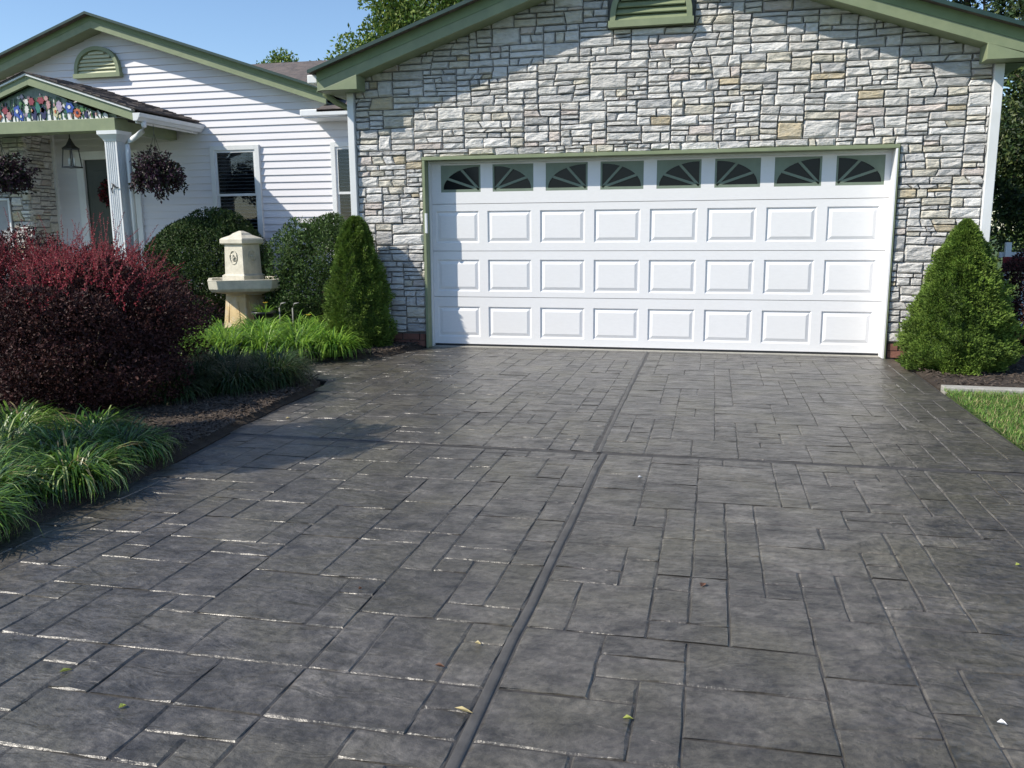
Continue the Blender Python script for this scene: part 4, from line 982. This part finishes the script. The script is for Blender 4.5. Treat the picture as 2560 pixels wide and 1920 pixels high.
# wreath on the front door
o = empty('wreath', (-6.12, HY-.05, 1.95), 'small wreath of red and dark leaves hanging on the front door', 'wreath')
n = 900; a = rng.uniform(0, 6.283, n); b_ = rng.uniform(0, 6.283, n); rr_ = .05*np.sqrt(rng.random(n)); C = np.stack([-6.12+(.17+rr_*np.cos(b_))*np.cos(a), HY-.075+rr_*np.sin(b_)*.8, 1.95+(.17+rr_*np.cos(b_))*np.sin(a)], 1)
leaves('leaves', C, rdir(n), rdir(n), np.full(n, .05), np.full(n, .025), [LM['berb'][1], LM['red'][1], LM['petunia'][2]], o)

# ------------------------------------------------------------------ trees
def tree(name, base, h, crowns, leaf, mats, label, cat, seed, trunk_r=.22, group=None, aspect=.6, fl=.35):
    o = empty(name, base, label, cat, group); Xs, Ns = [], []
    for i, (c, rad, n) in enumerate(crowns):
        X, Nn = crown_pts(n, c, rad, seed+i*13, .5, .75, f0=2.1); Xs.append(X); Ns.append(Nn)
    X = np.concatenate(Xs); Nn = np.concatenate(Ns); m = len(X)
    leaves('crown', X, unit(Nn*.7+rdir(m)), unit(Nn*.5+rdir(m)), leaf*rng.uniform(.6,1.4,m), leaf*aspect*rng.uniform(.7,1.2,m), mats, o)
    mb = MB(); tz = min(c[2]-rad[2]*.2 for c, rad, n in crowns)
    top = Vector((np.mean([c[0] for c,_,_ in crowns]), np.mean([c[1] for c,_,_ in crowns]), tz))
    mb.tube([(base[0], base[1], base[2]-.1), (base[0]+(top.x-base[0])*.4, base[1], tz*.5), top], [trunk_r, trunk_r*.75, trunk_r*.55], 9)
    for c, rad, n in crowns: 
        mid = Vector(c)*.5+top*.5; mb.tube([top, mid+Vector((0,0,-.15)), Vector(c)+Vector((0,0,rad[2]*.4))], [trunk_r*.45, trunk_r*.28, trunk_r*.08], 7)
        for k in range(5):
            a = random.uniform(0, 6.28); mb.tube([mid, (c[0]+rad[0]*.75*math.cos(a), c[1]+rad[1]*.75*math.sin(a), c[2]+rad[2]*random.uniform(-.3,.6))], [trunk_r*.2, trunk_r*.05], 5)
    mb.build('trunk', MT['bark'], o, smooth=True)
    return o
tree('leafy_tree', (-6.6, 16.5, 0), 10, [((-7.35,16,6.35),(.75,.8,.85),3400), ((-8.2,15.8,6.05),(.55,.6,.5),1500), ((-6.3,16.2,6.9),(1.0,1.1,1.2),6000), ((-5.2,16.4,7.2),(1.2,1.2,1.1),7000), ((-6.5,16.6,8.3),(.9,1.2,1.2),5000), ((-4.2,16.5,7.7),(1.2,1.2,1.0),6000), ((-4.9,16.5,8.8),(1.7,1.5,1.2),7000)], .13, LM['tree'], 'leafy green tree rising behind the left slope of the garage roof', 'tree', 51)
tree('small_tree', (-14.2, 24, 0), 8.0, [((-14.15,24,8.0),(.75,.6,.6),1500), ((-14.8,24,7.75),(.5,.5,.45),700)], .14, LM['tree'], 'distant treetop just showing above the brown roof ridge', 'tree', 71, trunk_r=.12)
FG = 'dark trees beyond the right corner of the garage'
tree('evergreen_tree', (8.3, 4.4, 0), 6, [((8.05,4.2,1.75),(.95,.9,.70),16000), ((7.9,4.3,2.7),(.95,.9,.7),16000), ((8.0,4.4,3.7),(1.0,.9,.8),16000), ((8.1,4.5,4.8),(1.1,1.0,.9),15000), ((8.9,4.0,2.4),(.9,.8,1.2),9000), ((7.5,4.6,2.2),(.5,.6,.9),7000)], .075, LM['fir'], 'dark evergreen close to the right corner board of the garage', 'tree', 81, trunk_r=.13, group=FG)
tree('broadleaf_tree', (10.6, 9.5, 0), 10, [((8.8,9.2,6.3),(1.5,1.3,1.3),15000), ((10.4,9.4,6.3),(1.8,1.5,1.6),16000), ((7.3,9.6,6.6),(1.2,1.2,1.0),12000), ((9.2,9.4,8.0),(2.3,1.5,1.5),14000), ((10.2,9.0,3.9),(1.8,1.4,1.8),16000), ((9.4,9.6,2.0),(1.5,1.2,1.5),11000)], .11, LM['fir'], 'tall dark tree whose crown shows above the right garage roof edge', 'tree', 91, trunk_r=.2, group=FG)
tree('broadleaf_tree', (13.0, 13.5, 0), 9, [((11.4,13,4.2),(2.4,1.5,2.6),15000), ((14.3,13,4.8),(2.4,1.5,2.8),9000), ((12.0,13,1.6),(2.6,1.3,1.8),12000)], .15, LM['tree'], 'broad green tree at the far right beyond the evergreen', 'tree', 95, trunk_r=.2, group=FG)

# shrubs and rail beyond the right spruce
bush('plum_shrub', (6.50, .35, .56), (.46,.40,.56), 22000, .035, LM['berb'], 'dark plum leaved shrub half hidden behind the wide spruce', 'shrub', 41)
bush('grey_shrub', (7.10, .9, .42), (.42,.4,.42), 7000, .06, [leafmat('grey_leaf', (.16,.20,.16), .2), leafmat('grey_leaf_pale', (.34,.38,.34), .2), LM['box'][0]], 'grey green shrub at the right picture edge behind the spruce', 'shrub', 43, aspect=.25)
rail = empty('fence', (8.3, 5.2, 0), 'white rail fence hung with a red cloth behind the right spruce', 'fence')
for k in range(9): B('fence_post' if k % 4 == 0 else 'picket', 6.95+k*.24, 7.02+k*.24, 3.2, 3.26, 0, 1.12 if k % 4 == 0 else 1.02, MT['white_trim'], rail)
B('rail', 6.9, 9.1, 3.262, 3.30, .92, .99, MT['white_trim'], rail); B('rail', 6.9, 9.1, 3.262, 3.30, .30, .36, MT['white_trim'], rail)
B('red_cloth', 6.92, 9.0, 3.17, 3.195, .74, .93, mat('red_cloth', (.20,.02,.022), (.15,.012,.015), rough=.8), rail)

# unseen round tree, added outside the left edge to cast the rounded driveway shadow
tree('shadow_caster_tree', (-1.85,-6.20, 0), 2.6, [((-1.85,-6.20,2.12),(.55,.52,.46),42000)], .05, LM['box'], 'unseen round clipped tree added outside the left picture edge to shade the driveway', 'tree', 61, trunk_r=.03)

# ------------------------------------------------------------------ bits on the paving
straw = leafmat('fallen_straw', (.50,.42,.22), .1, .6); limeL = leafmat('fallen_lime', (.38,.42,.10), .1, .6); brownL = leafmat('fallen_brown', (.16,.08,.05), .1, .6); whiteL = mat('paper_white', (.75,.76,.78))
FL = 'leaf bits lying on the driveway'
for x, y, L, w_, a, m, lab in [(2.516,-7.408,.085,.012,-.3,straw,'long straw coloured leaf lying beside the central joint'), (1.559,-7.597,.03,.02,.9,limeL,'small yellow green leaf at the lower left of the driveway'), (2.97,-7.349,.04,.014,.0,limeL,'thin lime leaf fragment right of the central joint near the bottom'),
        (3.16,-6.385,.05,.03,1.2,brownL,'curled brown leaf in the middle of the right half of the driveway'), (3.963,-7.155,.034,.02,-.4,whiteL,'scrap of white paper at the lower right of the driveway'), (2.809,-4.993,.035,.02,.2,whiteL,'tiny white fleck just below the crossing of the joints'),
        (2.373,-7.183,.05,.012,-.2,brownL,'thin orange brown stem in a joint left of the centre line'), (1.252,-7.457,.05,.012,.7,limeL,'pale yellow leaf fragment at the far left near the bottom'), (2.45,-7.017,.035,.012,-.4,straw,'tiny straw fleck left of the centre line'),
        (.20,-4.00,.04,.03,.4,straw,'small pale leaf at the edge of the island bed'), (4.381,-5.924,.03,.02,.3,limeL,'tiny yellow leaf at the right picture edge'), (1.9,-6.69,.02,.012,.5,brownL,'small reddish fleck in a joint of the left half')]:
    o = bpy.data.objects.new('fallen_leaf', None)
    L *= .75; w_ *= .8; c_, s_ = math.cos(a), math.sin(a); V = []
    for u0, v0, z in [(-.5,0,.004),(-.15,-.5,.010),(.2,-.4,.012),(.5,0,.005),(.2,.4,.009),(-.15,.5,.013),(0,0,.003)]: V.append((x+u0*L*c_-v0*w_*s_, y+u0*L*s_+v0*w_*c_, z))
    bpy.data.objects.remove(o)
    tag(MB().add(V, [(0,1,6),(1,2,6),(2,3,6),(3,4,6),(4,5,6),(5,0,6)]).build('fallen_leaf', m), lab, 'leaf', FL)

S.render.engine = 'CYCLES'
print('objects', len(bpy.data.objects), 'tris', sum(len(o.data.loops)-2*len(o.data.polygons) for o in bpy.data.objects if o.type == 'MESH'))
